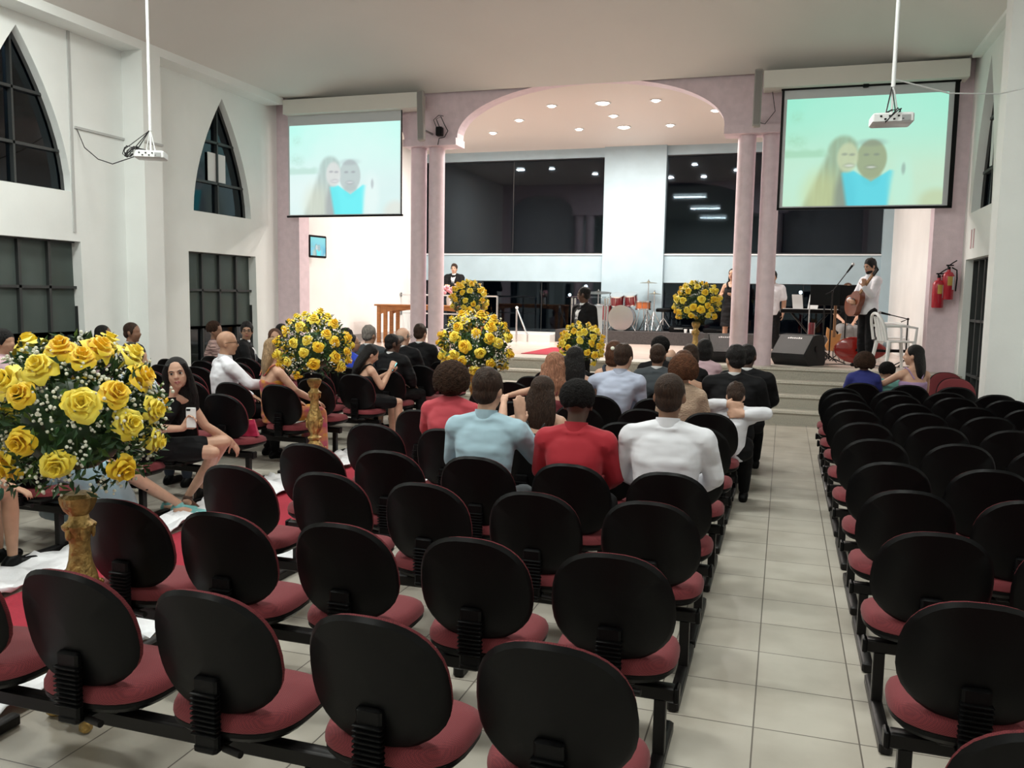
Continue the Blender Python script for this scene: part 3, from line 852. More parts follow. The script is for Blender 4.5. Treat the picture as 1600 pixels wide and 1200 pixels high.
picture_mesh('projected_picture', -.11, 2.06, 3.17, 4.73, 13.597, PR, t)
MB().box(-.20, 2.20, 13.58, 13.62, 4.86, 4.92).box(-.19, -.155, 13.585, 13.615, 3.13, 4.88).box(2.13, 2.19, 13.585, 13.615, 3.13, 4.88).box(-.19, 2.19, 13.585, 13.615, 3.115, 3.15).build('frame', BLACKP, t, False)
MB().rbox(.96, 13.57, 4.87, .08, .06, .06, .01).build('hook', BLACKP, t)

# ================================================================== CEILING PROJECTORS
def projector(label, x, y, z, rz, tangle):
    t = thing('ceiling_projector', label, 'projector', (x, y, z), rz)
    zt = 2.3
    MB().rbox(0, 0, 0, .33, .25, .085, .012).build('housing', WHPL, t)
    MB().cyl((.09, .125, 0), (.09, .155, 0), .032).build('lens', BLACKP, t)
    pn = MB()
    for i in range(6): pn.rbox(-.10+i*.035, -.127, .012-(i % 2)*.025, .018, .006, .014, .002)
    pn.build('connector_panel', BLACKP, t)
    MB().rbox(.10, -.127, -.005, .07, .006, .05, .002).build('vent', mat('vent_grey', (.35, .36, .36), .6), t)
    MB().tube([(0, 0, .04), (0, 0, .30)], .010).tube([(-.05, 0, .05), (0, 0, .30)], .006).tube([(.05, 0, .05), (0, 0, .30)], .006).build('bracket', WHPL, t)
    MB().cyl((0, 0, .28), (0, 0, zt), .017).build('pole', WHPL, t)
    cb = MB(); rr = random.Random(4)
    for k in range(5 if tangle else 2):
        p = [(-.05, -.02, .06)]
        for j in range(9):
            a = j*.9+k*1.3
            p.append(((-.20 if tangle else -.02)+math.cos(a)*.09*rr.uniform(.5, 1), -.10+math.sin(a)*.05, .02+math.sin(a*1.3)*.06))
        p.append((-.01, 0, .28))
        cb.tube(p, .005, 6)
    cb.build('cables', BLACK, t)
    return t
projector('ceiling projector hanging at left on a white pole, with a tangle of black cable', -7.05, 8.28, 3.30, .5, True)
projector('white ceiling projector hanging on a pole in front of the right screen', .80, 8.20, 3.33, .05, False)
tag(MB().tube([(-8.93, 9.12, 3.84), (-8.6, 8.9, 3.55), (-8.2, 8.7, 3.36), (-7.8, 8.5, 3.26), (-7.3, 8.3, 3.30)], .006, 6).build('cable', BLACK), 'thin dark cable sagging from the left wall to the projector', 'cable')
tag(MB().tube([(.82, 8.24, 3.68), (1.3, 8.6, 3.62), (1.8, 9.1, 3.70), (2.38, 9.9, 3.95)], .006, 6).build('cable', WHPL), 'thin white cable running from the right projector to the wall', 'cable')
# slim column loudspeakers leaning from the arch
SPG = mat('speaker_grey', (.36, .34, .32), .55)
for (x, l, dx) in ((-5.93, 'slim grey column loudspeaker leaning over the left pair of columns', .12), (-.53, 'slim grey column loudspeaker leaning over the right pair of columns', .0)):
    m = Matrix.Translation((x, 13.40, 4.73)) @ Matrix.Rotation(R(-12), 4, 'X') @ Matrix.Rotation(-dx, 4, 'Y')
    t = thing('column_loudspeaker', l, 'loudspeaker', (0, 0, 0))
    MB().rbox(0, 0, 0, .115, .09, .88, .012, M=m).build('cabinet', SPG, t)
    MB().rbox(0, -.047, 0, .09, .006, .82, .003, M=m).build('grille', mat('speaker_grille', (.28, .27, .26), .7, bump=.4, bscale=500), t)
    MB().cyl((x+dx*.3, 13.45, 4.5), (x+dx*.3, 13.82, 4.5), .02).build('wall_bracket', STEEL, t)
t = thing('surveillance_box', 'small black box with loose cables above the inner left column', 'box', (-5.72, 13.70, 4.52))
MB().rbox(0, 0, 0, .11, .10, .15, .01).build('housing', BLACKP, t)
MB().tube([(0, 0, .07), (-.05, -.03, .2), (.03, -.02, .24), (.10, -.02, .10), (.16, -.02, 0), (.10, -.02, -.1), (0, -.02, -.12), (-.03, 0, -.22)], .008, 6).tube([(-.05, 0, .05), (-.12, .02, .2), (-.04, .05, .28), (.05, .04, .26)], .006, 6).build('cables', BLACK, t)
tag(MB().tube([(-.33, 13.7, 4.88), (-.28, 13.72, 4.6), (-.42, 13.74, 4.42), (-.52, 13.72, 4.45)], .006, 6).build('cable', BLACK), 'thin dark cable looping between the loudspeaker and the right screen', 'cable')

# wall TV on the stage side wall
t = thing('wall_monitor', 'small black wall monitor below the left screen showing the same picture', 'monitor', (-8.47, 14.35, 2.63), R(80))
MB().rbox(0, 0, 0, .50, .05, .42, .012).build('housing', BLACKP, t)
picture_mesh('display', -.21, .21, -.17, .17, -.027, dict(PL, sky=H(120, 220, 225), sea=H(100, 190, 220), white=H(160, 230, 240)), t, 40, 30)
MB().tube([(0, .02, 0), (-.1, .14, 0), (-.16, .22, 0)], .025).rbox(-.18, .22, 0, .06, .05, .3, .006).build('wall_arm', BLACKM, t)

# fire extinguishers
for (x, y, z, l) in ((2.22, 13.655, 1.82, 'upper red fire extinguisher hanging on the right pink pilaster'), (2.10, 13.67, 1.70, 'lower red fire extinguisher hanging beside the first one')):
    t = thing('fire_extinguisher', l, 'fire extinguisher', (x, y, z), R(10))
    MB().lathe([(.001, 0), (.070, 0), (.078, .012), (.080, .30), (.076, .35), (.055, .385), (.026, .40), (.022, .43), (.001, .43)], 22).build('cylinder', RED, t)
    MB().cyl((0, 0, .42), (0, 0, .47), .022).rbox(.01, 0, .49, .10, .025, .02, .004).tube([(-.02, 0, .47), (.04, 0, .52), (.10, 0, .56)], .009, 6).build('valve', BLACKM, t)
    MB().tube([(.03, -.02, .46), (.09, -.05, .42), (.095, -.06, .30), (.085, -.06, .12)], .010, 8).build('hose', BLACKP, t)
    lb = MB()
    for (a0, a1, z0, z1) in ((-2.0, -1.2, .20, .33),):
        n_ = 6; vs = []
        for i in range(n_+1):
            a = a0+(a1-a0)*i/n_; vs += [(.0812*math.cos(a), .0812*math.sin(a), z0), (.0812*math.cos(a), .0812*math.sin(a), z1)]
        lb.add(vs, [(2*i, 2*i+2, 2*i+3, 2*i+1) for i in range(n_)])
    lb.build('paper_label', mat('label_yellow', (.55, .35, .08), .6), t)
    lb = MB(); vs = []
    for i in range(5):
        a = -1.15+.5*i/4; vs += [(.0814*math.cos(a), .0814*math.sin(a), .14), (.0814*math.cos(a), .0814*math.sin(a), .33)]
    lb.add(vs, [(2*i, 2*i+2, 2*i+3, 2*i+1) for i in range(4)]); lb.build('paper_label', PAPER, t)
    MB().rbox(0, .085, .36, .05, .03, .06, .004).build('wall_hook', STEEL, t)
for dy in (0, .16):
    tag(MB().box(XR-.006, XR-.001, 13.02+dy, 13.08+dy, 2.52, 2.78).build('wall_notice', mat('notice_pink', (.55, .36, .38), .7), None, False), 'narrow pale pink notice on the right wall beside the window', 'notice', 'narrow notices on the right wall')

# ================================================================== STAGE FURNITURE
struct('stage_riser_white', MB().box(-8.70, -4.98, 18.40, YW-.01, ZS, .92), mat('white_riser', (.72, .72, .70), .4))
struct('stage_riser_carpet', MB().box(-4.98, 1.92, 18.86, YW-.13, ZS, 1.03), DARKCARPET)
t = thing('wooden_table', 'orange-brown wooden table on the left of the stage behind the columns', 'table', (-7.05, 16.5, ZS))
MB().rbox(0, 0, .785, 2.26, .75, .035, .006).build('tabletop', WOOD, t)
for sx in (-1, 1):
    for sy in (-1, 1):
        MB().rbox(sx*1.05, sy*.30, .384, .075, .06, .767, .005).rbox(sx*.90, sy*.30, .384, .075, .06, .767, .005).build('leg', WOOD, t)
for sy in (-1, 1):
    L = []
    for i in range(25):
        x = -1.05+2.1*i/24; u = abs(x)/1.05; zz = .70-.12*u**4
        L.append([(x, sy*.31-.012, zz), (x, sy*.31+.012, zz), (x, sy*.31+.012, .768), (x, sy*.31-.012, .768)])
    MB().rings(L).build('apron', WOOD, t)
# railing and steps rail
t = thing('stage_railing', 'brushed steel railing on the white platform at the left back of the stage', 'railing', (0, 0, 0))
for x in (-6.62, -6.27): MB().cyl((x, 18.52, .92), (x, 18.52, 1.76), .024).build('post', CHROME, t)
MB().tube([(-8.68, 18.52, 1.76), (-6.27, 18.52, 1.76)], .02).tube([(-8.68, 18.52, 1.33), (-6.27, 18.52, 1.33)], .016).build('rail', CHROME, t)
MB().cyl((-8.70, 18.52, 1.76), (-8.67, 18.52, 1.76), .05).cyl((-8.70, 18.52, 1.33), (-8.67, 18.52, 1.33), .05).build('wall_flange', STEEL, t)
t = thing('steps_handrail', 'short sloping steel handrail beside the white platform edge', 'handrail', (0, 0, 0))
MB().cyl((-5.70, 18.2, ZS), (-5.70, 18.2, 1.49), .022).build('post', CHROME, t)
MB().cyl((-5.44, 18.2, ZS), (-5.44, 18.2, .92), .02).build('post', CHROME, t)
MB().tube([(-5.70, 18.2, 1.49), (-5.44, 18.2, .90)], .02).build('rail', CHROME, t)
MB().ell((-5.70, 18.2, 1.51), (.035, .035, .035)).build('ball_cap', WHPL, t)
# acrylic lectern
t = thing('acrylic_lectern', 'clear acrylic lectern with chrome posts behind the man in the dark suit', 'lectern', (-3.35, 15.1, ZS))
MB().rbox(0, 0, 1.02, .76, .40, .018, .004).rbox(0, .02, .88, .66, .34, .014, .004).build('top', ACRYL, t)
for x in (-.30, .30):
    for y in (-.12, .12): MB().cyl((x, y, .02), (x, y, 1.0), .018).build('post', CHROME, t)
MB().rbox(0, 0, .012, .74, .42, .024, .006).build('base', ACRYL, t)
MB().rbox(.06, -.02, .50, .36, .012, .76, .004).build('front_panel', mat('pale_panel', (.62, .68, .70), .3), t)

# drum kit (on the carpeted platform)
ZP = 1.03
DRED = mat('drum_red_lacquer', (.16, .01, .015), .2, coat=.6)
DAMB = mat('drum_amber_lacquer', (.35, .10, .03), .2, coat=.6)
HEAD = mat('drum_head_white', (.80, .78, .72), .5)
def drum(label, p, r, h, axis, shell, tilt=0, legs=None, badge=False):
    t = thing('drum', label, 'drum', p)
    q = Matrix.Rotation(axis, 4, 'X') @ Matrix.Rotation(tilt, 4, 'Y')
    MB().lathe([(r, -h/2), (r, h/2)], 28, q).build('shell', shell, t)
    MB().lathe([(.001, h/2+.004), (r*.97, h/2+.004), (r*.99, h/2-.004)], 28, q, caps=False).build('drum_head', HEAD, t)
    MB().lathe([(.001, -h/2-.004), (r*.97, -h/2-.004), (r*.99, -h/2+.004)], 28, q, caps=False).build('drum_head', HEAD, t)
    hp = MB()
    for z in (-h/2, h/2): hp.lathe([(r, z-.014), (r+.014, z-.014), (r+.014, z+.014), (r, z+.014)], 28, q)
    for k in range(8):
        a = 2*PI*k/8; hp.cyl((math.cos(a)*(r+.010), math.sin(a)*(r+.010), -h/2), (math.cos(a)*(r+.010), math.sin(a)*(r+.010), h/2), .005, seg=6, M=q)
    hp.build('hoops', CHROME, t)
    if legs:
        for (a, b, c) in legs: MB().cyl((a*.4, b*.4, -.0), (a, b, c), .010).build('leg', CHROME, t)
    if badge:
        MB().cyl((-.06, 0, h/2+.007), (-.06, 0, h/2+.012), .055, M=q).build('badge', mat('badge_grey', (.18, .17, .16), .5), t)
        MB().cyl((.13, -.14, h/2+.007), (.13, -.14, h/2+.009), .06, M=q).build('port_ring', mat('port_grey', (.55, .55, .52), .5), t)
        MB().rbox(-.06, 0, h/2+.006, .02, 2*r*.98, .003, .001, M=q).build('stripe', mat('stripe_grey', (.25, .25, .25), .5), t)
    return t
drum('large white-headed bass drum facing the hall, centre of the drum kit', (-3.53, 19.35, ZP+.29), .275, .40, PI/2, DRED, 0, [(-.32, -.1, -.29), (.32, -.1, -.29)], True)
drum('dark red tom drum mounted over the left of the bass drum', (-3.68, 19.42, ZP+.70), .155, .22, .35, DRED, .05, [(.12, .02, -.42)])
drum('dark red tom drum mounted over the right of the bass drum', (-3.36, 19.42, ZP+.72), .145, .22, .35, DRED, -.05, [(-.12, .02, -.44)])
drum('amber snare drum on its stand right of the bass drum', (-3.06, 19.35, ZP+.58), .165, .17, 0, DAMB, 0, [(-.15, -.1, -.58), (.15, -.1, -.58), (0, .18, -.58)])
drum('dark red floor tom half hidden behind the acrylic lectern', (-3.98, 19.45, ZP+.40), .19, .36, 0, DRED, 0, [(-.2, -.1, -.40), (.2, -.1, -.40), (0, .2, -.40)])
BRASS = mat('cymbal_bronze', (.30, .27, .20), .35, metal=.9)
def cymbal(label, p, r, h, m=BRASS, tilt=.1, legs=True):
    t = thing('cymbal_stand', label, 'cymbal', (p[0], p[1], ZP))
    q = Matrix.Translation((0, 0, h)) @ Matrix.Rotation(tilt, 4, 'X')
    MB().lathe([(r, 0), (r*.6, .014), (r*.2, .022), (r*.14, .04), (.006, .05), (.006, .046), (r*.14, .036), (r*.2, .018), (r*.6, .010), (r, -.003)], 28, q).build('cymbal', m, t)
    MB().cyl((0, 0, .25), (0, 0, h+.08), .011).build('pole', CHROME, t)
    for k in range(3):
        a = 2*PI*k/3+.5; MB().cyl((0, 0, .45), (.24*math.cos(a), .24*math.sin(a), .012), .010).cyl((.24*math.cos(a), .24*math.sin(a), .012), (0, 0, .22), .006).build('leg', CHROME, t)
    return t
cymbal('crash cymbal on the tallest stand, right of the toms', (-2.98, 19.5), .20, 1.09, tilt=.05)
cymbal('small hi-hat cymbals on a stand at the right of the drum kit', (-2.80, 19.25), .15, .84, tilt=0)
cymbal('large dark cymbal left of the toms, behind the suited man', (-4.12, 19.45), .30, .85, mat('dark_cymbal', (.06, .06, .055), .4, metal=.5), .12)
t = thing('drum_stool', 'black drum stool at the right end of the kit', 'stool', (-2.62, 19.45, ZP))
MB().lathe([(.001, .44), (.16, .44), (.17, .46), (.17, .50), (.14, .525), (.001, .53)], 20).build('seat', BLACKP, t)
MB().cyl((0, 0, .15), (0, 0, .45), .018).build('post', CHROME, t)
for k in range(3):
    a = 2*PI*k/3; MB().cyl((0, 0, .32), (.22*math.cos(a), .22*math.sin(a), .012), .011).build('leg', CHROME, t)
t = thing('equipment_case', 'low black equipment case lying on the carpeted platform', 'case', (-2.15, 19.35, ZP), .1)
MB().rbox(0, 0, .06, .62, .32, .12, .02).build('body', BLACKP, t); MB().rbox(-.1, -.165, .08, .20, .02, .03, .004).build('handle', STEEL, t)
t = thing('equipment_case', 'black case farther right on the carpeted platform', 'case', (-1.35, 19.4, ZP), -.1)
MB().rbox(0, 0, .05, .7, .35, .10, .02).build('body', BLACKP, t); MB().rbox(.05, -.18, .06, .18, .02, .03, .004).build('handle', BLACKM, t)
for i, x in enumerate((-2.05, -1.93)):
    tag(MB().lathe([(.001, 0), (.028, 0), (.038, .085), (.035, .085), (.026, .004), (.001, .004)], 14).build('plastic_cup', WHPL), ['left white plastic cup on the edge of the dark platform', 'right white plastic cup on the edge of the dark platform'][i], 'cup', 'plastic cups on the platform').location = (x, 18.95, ZP)
tag(MB().rbox(0, 0, .06, .16, .05, .12, .004).build('yellow_packet', mat('packet_yellow', (.7, .6, .2), .5)), 'small pale yellow packet lying by the left monitor speaker', 'packet').location = (-1.42, 14.75, ZS)

# stage monitor wedges
def wedge(label, p, rz, s=1.0):
    t = thing('stage_monitor', label, 'loudspeaker', p, rz)
    w_, pr = .56*s, [(-.20, 0), (.26, 0), (.30, .05), (.24, .42), (.12, .46), (-.05, .45), (-.32, .16), (-.30, .10)]
    pr = [(a*s, b*s) for a, b in pr]
    MB().rings([[(x, a, b) for a, b in pr] for x in (-w_/2, w_/2)]).build('cabinet', mat('carpeted_cabinet', (.012, .012, .013), .9), t, False)
    d = Vector((0, pr[5][0]-pr[6][0], pr[5][1]-pr[6][1])); nrm = Vector((0, -d.z, d.y)).normalized()
    a = Vector((0, pr[6][0], pr[6][1])); 
    vs = []
    for (u, v) in ((-.47, .04), (.47, .04), (.47, .96), (-.47, .96)):
        vs.append(a+Vector((u*w_, 0, 0))+d*v+nrm*.004)
    vs2 = [v+nrm*.010 for v in vs]
    MB().add(vs+vs2, [(0, 1, 2, 3), (4, 5, 6, 7), (0, 1, 5, 4), (1, 2, 6, 5), (2, 3, 7, 6), (3, 0, 4, 7)]).build('grille', mat('wedge_grille', (.085, .085, .085), .55, bump=.5, bscale=600), t, False)
    lg = MB()
    for i in range(7):
        u = -.12+i*.034; hgt = (.028, .040, .030, .034, .030, .042, .034)[i]*.75
        p0 = a+Vector((u*s, 0, 0))+d*.78+nrm*.0145; up = d.normalized()
        lg.add([p0, p0+Vector((.024*s, 0, 0)), p0+Vector((.024*s, 0, 0))+up*hgt, p0+up*hgt], [(0, 1, 2, 3)])
        lg.add([p0+up*hgt*.45, p0+Vector((.03*s, 0, 0))+up*hgt*.45, p0+Vector((.03*s, 0, 0))+up*hgt*.6, p0+up*hgt*.6], [(0, 1, 2, 3)])
    lg.build('logo', mat('logo_white', (.85, .85, .85), .5), t, False)
    MB().cyl((w_/2, .0, .25*s), (w_/2+.012, .0, .25*s), .045).build('handle_cup', BLACKP, t)
    return t
wedge('sloped black monitor speaker right of the columns, nearest the steps', (.24, 14.35, ZS), R(-30), 1.06)
wedge('sloped black monitor speaker partly hidden behind the inner right column', (-.93, 14.45, ZS), R(18), 1.0)

# instruments
t = thing('string_instrument', 'glossy red figure-eight shaped string instrument lying on its side', 'instrument', (1.20, 15.0, ZS), R(4))
def eight(k, y):
    L = []
    for j in range(48):
        a = 2*PI*j/48; c, s_ = math.cos(a), math.sin(a)
        rad = .225 if c < 0 else .165
        x = (c*.40); z = s_*(.225*(1-sm(-.5, 1.0, c))+.165*sm(-.5, 1.0, c))*(1-.26*math.exp(-((c-.22)/.22)**2))
        z *= (max(0, 1-abs(c)**5))**.0
        L.append((x*k, y, z*k+.235))
    return L
MB().rings([eight(.90, -.075), eight(1, -.06), eight(1, .06), eight(.9, .075)]).build('body', mat('cello_red', (.26, .012, .008), .18, coat=.7), t)
MB().rbox(.60, 0, .235, .42, .04, .05, .01).build('neck', BLACKP, t)
MB().rbox(.20, -.085, .235, .55, .02, .04, .004).build('fingerboard', BLACKP, t)
for z in (.14, .33): MB().rbox(.02, -.078, z, .12, .006, .014, .002).build('sound_hole', BLACK, t)
t = thing('electric_guitar', 'natural wood electric guitar standing upright near the keyboard', 'guitar', (.82, 15.55, ZS), 0)
MB().rings([[(x*k, y, z*k*1.0+.36) for x, z in [(-.10, -.18), (.06, -.20), (.13, -.12), (.10, 0), (.12, .12), (.05, .10), (.02, .16), (-.05, .17), (-.12, .22), (-.13, .08), (-.09, 0), (-.14, -.10)]] for k, y in ((.9, -.022), (1, -.012), (1, .012), (.9, .022))]).build('body', mat('guitar_natural', (.55, .27, .09), .3, coat=.4), t)
MB().rbox(.0, -.02, .72, .045, .03, .62, .006).build('neck', mat('guitar_neck', (.25, .13, .06), .4), t)
MB().rbox(.01, -.015, 1.09, .06, .022, .14, .006).build('headstock', BLACKP, t)
MB().tube([(-.12, .1, .01), (0, .04, .25), (.12, .1, .01)], .008).tube([(0, .04, .25), (0, -.12, .01)], .008).build('stand', BLACKM, t)
t = thing('keyboard', 'electronic keyboard on a black stand crowded with papers and cables', 'keyboard', (.42, 15.9, ZS), .05)
MB().rbox(0, 0, .84, 1.0, .30, .07, .01).build('keyboard_case', BLACKP, t)
kk = MB()
for i in range(28): kk.rbox(-.44+i*.0325, -.07, .879, .029, .13, .010, .002)
kk.build('keys', WHPL, t)
MB().tube([(-.35, -.18, .02), (.30, .0, .80)], .016).tube([(.35, -.18, .02), (-.30, .0, .80)], .016).tube([(-.35, .18, .02), (.30, .05, .80)], .016).tube([(.35, .18, .02), (-.30, .05, .80)], .016).build('stand', BLACKM, t)
for i, (x, y, a, l) in enumerate(((.22, 15.86, .3, 'left white music sheet leaning on the keyboard'), (.46, 15.86, -.4, 'right white music sheet leaning on the keyboard'))):
    tag(MB().box(-.09, .09, -.002, .002, 0, .26, M=Matrix.Rotation(-.35, 4, 'X')).build('music_sheet', PAPER), l, 'paper')
    bpy.context.scene.objects[-1] if False else None
    o = [q for q in COL.objects if q.name.startswith('music_sheet')][-1]; o.location = (x, y, ZS+.885); o.rotation_euler = (0, 0, a)
def mic_stand(label, p, h, boom, rz=0):
    t = thing('microphone_stand', label, 'microphone stand', p, rz)
    for k in range(3):
        a = 2*PI*k/3; MB().cyl((0, 0, .12), (.26*math.cos(a), .26*math.sin(a), .012), .009).build('leg', BLACKM, t)
    MB().cyl((0, 0, .08), (0, 0, h), .011).build('pole', BLACKM, t)
    MB().tube([(-.10, 0, h-.05), (0, 0, h), (boom[0], 0, h+boom[1])], .008).ell((0, 0, h), (.02, .02, .02)).build('boom', BLACKM, t)
    e = Vector((boom[0], 0, h+boom[1])); d = Vector((boom[0], 0, boom[1])).normalized()
    m = MB().cyl(e, e+d*.14, .013, .019).build('microphone', BLACKP, t)
    MB().ell(e+d*.16, (.026, .026, .026)).build('microphone_grille', STEEL, m)
    return t
mic_stand('black boom microphone stand reaching up toward the guitarist', (.72, 14.75, ZS), 1.18, (.20, .30))
mic_stand('short black microphone stand beside the white plastic chair, bent to the left', (1.86, 14.74, ZS), .76, (-.26, .06))
def music_stand(label, p, rz=0):
    t = thing('music_stand', label, 'music stand', p, rz)
    MB().rbox(0, 0, 1.12, .46, .012, .34, .004, M=Matrix.Rotation(0, 4, 'X')).build('desk', BLACKP, t)
    MB().cyl((0, .02, .1), (0, .02, 1.05), .012).build('pole', BLACKM, t)
    for k in range(3):
        a = 2*PI*k/3+.4; MB().cyl((0, .02, .22), (.25*math.cos(a), .02+.25*math.sin(a), .012), .009).build('leg', BLACKM, t)
    return t
music_stand('black music stand in front of the keyboard player', (.98, 15.3, ZS), .1)
music_stand('black music stand left of the boom microphone', (.62, 15.05, ZS), -.15)
def monobloc(label, p, rz):
    t = thing('plastic_chair', label, 'chair', p, rz, 'white plastic chairs')
    MB().rbox(0, .0, .43, .44, .43, .025, .010).build('seat', WHPL, t)
    b = MB(); P = []
    for i in range(15):
        a = PI*i/14; P.append((-.22*math.cos(a), -.22-.10*math.sin(a)**.8-.02, .45+.40*math.sin(a)**.6))
    b.tube(P, .022, 8)
    for x in (-.09, 0, .09): b.tube([(x, -.21, .44), (x, -.30, .80)], [.026, .018], 8)
    b.build('backrest', WHPL, t)
    for sx in (-1, 1):
        MB().tube([(sx*.22, -.26, .66), (sx*.25, 0, .67), (sx*.24, .20, .64), (sx*.21, .20, .44)], .02, 8).build('armrest', WHPL, t)
        for sy in (-1, 1): MB().tube([(sx*.20, sy*.19, .43), (sx*.25, sy*.25, .0)], [.032, .022], 8).build('leg', WHPL, t)
    return t
monobloc('white plastic armchair at the stage edge behind the guitarist', (1.62, 14.08, ZS), R(-70))
monobloc('second white plastic armchair against the stage side wall', (1.76, 15.5, ZS), R(-100))
t = thing('conga_stand', 'slim dark red cylinder on a stand beside the keyboard', 'instrument', (.44, 15.1, ZS))
MB().lathe([(.05, .15), (.055, .2), (.055, .62), (.05, .66)], 16).build('cylinder', DRED, t); MB().cyl((-.05, 0, 0), (-.05, 0, 1.0), .01).build('pole', CHROME, t)
tag(MB().tube([(.5, 14.6, ZS+.012), (.7, 14.5, ZS+.012), (.9, 14.7, ZS+.012), (1.1, 14.45, ZS+.012), (1.4, 14.6, ZS+.012), (1.6, 14.4, ZS+.012), (1.9, 14.6, ZS+.012)], .008, 6).build('cable', BLACK), 'black cable snaking over the stage floor under the music stands', 'cable')
# pink flowers on the wooden table
t = thing('pink_bouquet', 'small bunch of pink and white flowers seen between the left columns', 'flower arrangement', (-6.62, 16.45, ZS+.803))
MB().lathe([(.001, 0), (.05, 0), (.06, .12), (.05, .2), (.001, .2)], 16).build('vase', WHPL, t)
PINKF = mat('pink_petals', (.75, .35, .42), .6)
for i in range(14):
    a, b = i*2.4, .05+.10*((i*7) % 5)/5
    MB().ell((b*math.cos(a), b*math.sin(a), .26+.13*((i*3) % 7)/7), (.045, .045, .038), seg=10).build('blossom', PINKF if i % 3 else BLOOM, t)
# white draped stand under the bouquet seen between the columns
# ================================================================== PEOPLE
SK = dict(light=(.56, .33, .23), fair=(.62, .38, .27), tan=(.42, .235, .150), brown=(.225, .115, .070), dark=(.085, .042, .027))
def skin_mat(n): return mat('skin_'+n, SK[n], .5, noise_amt=.06, nscale=20, bump=.03, bscale=150)
HC = dict(black=(.008, .007, .007), brown=(.035, .018, .011), auburn=(.085, .035, .018), blonde=(.33, .22, .12), rose=(.32, .15, .09), grey=(.22, .20, .18))
def hair_mat(n): return mat('hair_'+n, HC[n], .55, noise_amt=.35, nscale=30, stretch=(3, 3, .5), bump=.8, bscale=60, spec=.25)
def curl_mat(n): return mat('curly_hair_'+n, HC[n], .85, noise_amt=.3, nscale=40, bump=1, bscale=90, spec=.15)
def cloth(n, c, rough=.8, bump=1.0, bscale=6, sheen=.08, bdist=.035, **k):
    k.setdefault('stretch', (1, 1, 1.8)); return mat('cloth_'+n, c, rough, bump=bump, bscale=bscale, sheen=sheen, bdist=bdist, **k)
EYEW = mat('eye_white', (.75, .73, .70), .25); EYED = mat('eye_iris', (.02, .012, .008), .15); LIP = mat('lips', (.38, .11, .10), .4)
BROWM = mat('brow_hair', (.02, .012, .01), .8); NAILM = mat('nail', (.6, .45, .42), .3)

def mirror(p, s): return (p[0]*s, p[1], p[2])
def base_joints(sit, fem, lean, slump=0):
    sw = .160 if fem else .188
    if sit:
        J = dict(hip=(0, 0, .535), waist=(0, -.03+lean*.2, .70), chest=(0, -.03+lean*.6, .89), neck=(0, -.03+lean, 1.07), head=(0, .005+lean*1.2, 1.232))
        for s, n in ((-1, 'L'), (1, 'R')):
            J['sh'+n] = (s*sw, -.025+lean, 1.005); J['el'+n] = (s*(sw+.055), .06+lean*.6, .785); J['wr'+n] = (s*.10, .29+lean*.2, .655)
            J['hp'+n] = (s*.095, .03, .525); J['kn'+n] = (s*.115, .455, .505); J['an'+n] = (s*.115, .46, .085); J['to'+n] = (s*.125, .60, .035)
    else:
        J = dict(hip=(0, 0, .95), waist=(0, -.005, 1.10), chest=(0, -.01+lean*.5, 1.29), neck=(0, -.015+lean, 1.465), head=(0, .01+lean, 1.632))
        for s, n in ((-1, 'L'), (1, 'R')):
            J['sh'+n] = (s*sw, -.015+lean, 1.405); J['el'+n] = (s*(sw+.06), -.02, 1.14); J['wr'+n] = (s*(sw+.05), .08, .90)
            J['hp'+n] = (s*.095, 0, .92); J['kn'+n] = (s*.11, .02, .50); J['an'+n] = (s*.12, -.01, .085); J['to'+n] = (s*.14, .14, .03)
    return {k: Vector(v) for k, v in J.items()}

def trunk(mb, J, fem, g=0.0, z0=None, shoulders=True, low=None):
    """one tapering trunk following hip-waist-chest-neck"""
    h, w_, c, n = J['hip'], J['waist'], J['chest'], J['neck']
    a = J['shR']-J['shL']; yaw = math.atan2(a.y, a.x); k = a.length/(.32 if fem else .376)
    W = (dict(h=(.172, .125), w=(.124, .098), c=(.148, .118), u=(.150, .092), n=(.060, .055)) if fem else
         dict(h=(.165, .122), w=(.148, .108), c=(.172, .122), u=(.175, .100), n=(.070, .062)))
    secs = []
    pts = [(h-Vector((0, 0, .09)), 'h', .86), (h, 'h', 1), (h.lerp(w_, .5), 'h', .93), (w_, 'w', 1), (w_.lerp(c, .5), 'c', .93), (c, 'c', 1), (c.lerp(n, .45), 'u', .98), (c.lerp(n, .68), 'u', .82), (c.lerp(n, .85), 'u', .58), (n, 'n', 1.10)]
    for i, (p, key, s_) in enumerate(pts):
        rx, ry = W[key]; t = i/(len(pts)-1)
        secs.append((p.x, p.y, p.z, (rx*s_+g)*k, (ry*s_+g), yaw*min(1, max(0, (i-2)/4))))
    L = []
    for (x, y, z, rx, ry, yw) in secs:
        if z0 is not None and z < z0: continue
        ring = []
        for j in range(22):
            t = 2*PI*j/22; px_, py_ = rx*math.copysign(abs(math.cos(t))**.85, math.cos(t)), ry*math.copysign(abs(math.sin(t))**.85, math.sin(t))
            ring.append((x+px_*math.cos(yw)-py_*math.sin(yw), y+px_*math.sin(yw)+py_*math.cos(yw), z))
        L.append(ring)
    mb.rings(L)
    if shoulders:
        for q in 'LR': mb.cap(J['sh'+q]-Vector((0, 0, .012)), J['neck'].lerp(J['sh'+q], .12)+Vector((0, -.005, .0)), (.052 if fem else .064)+g, .045+g)

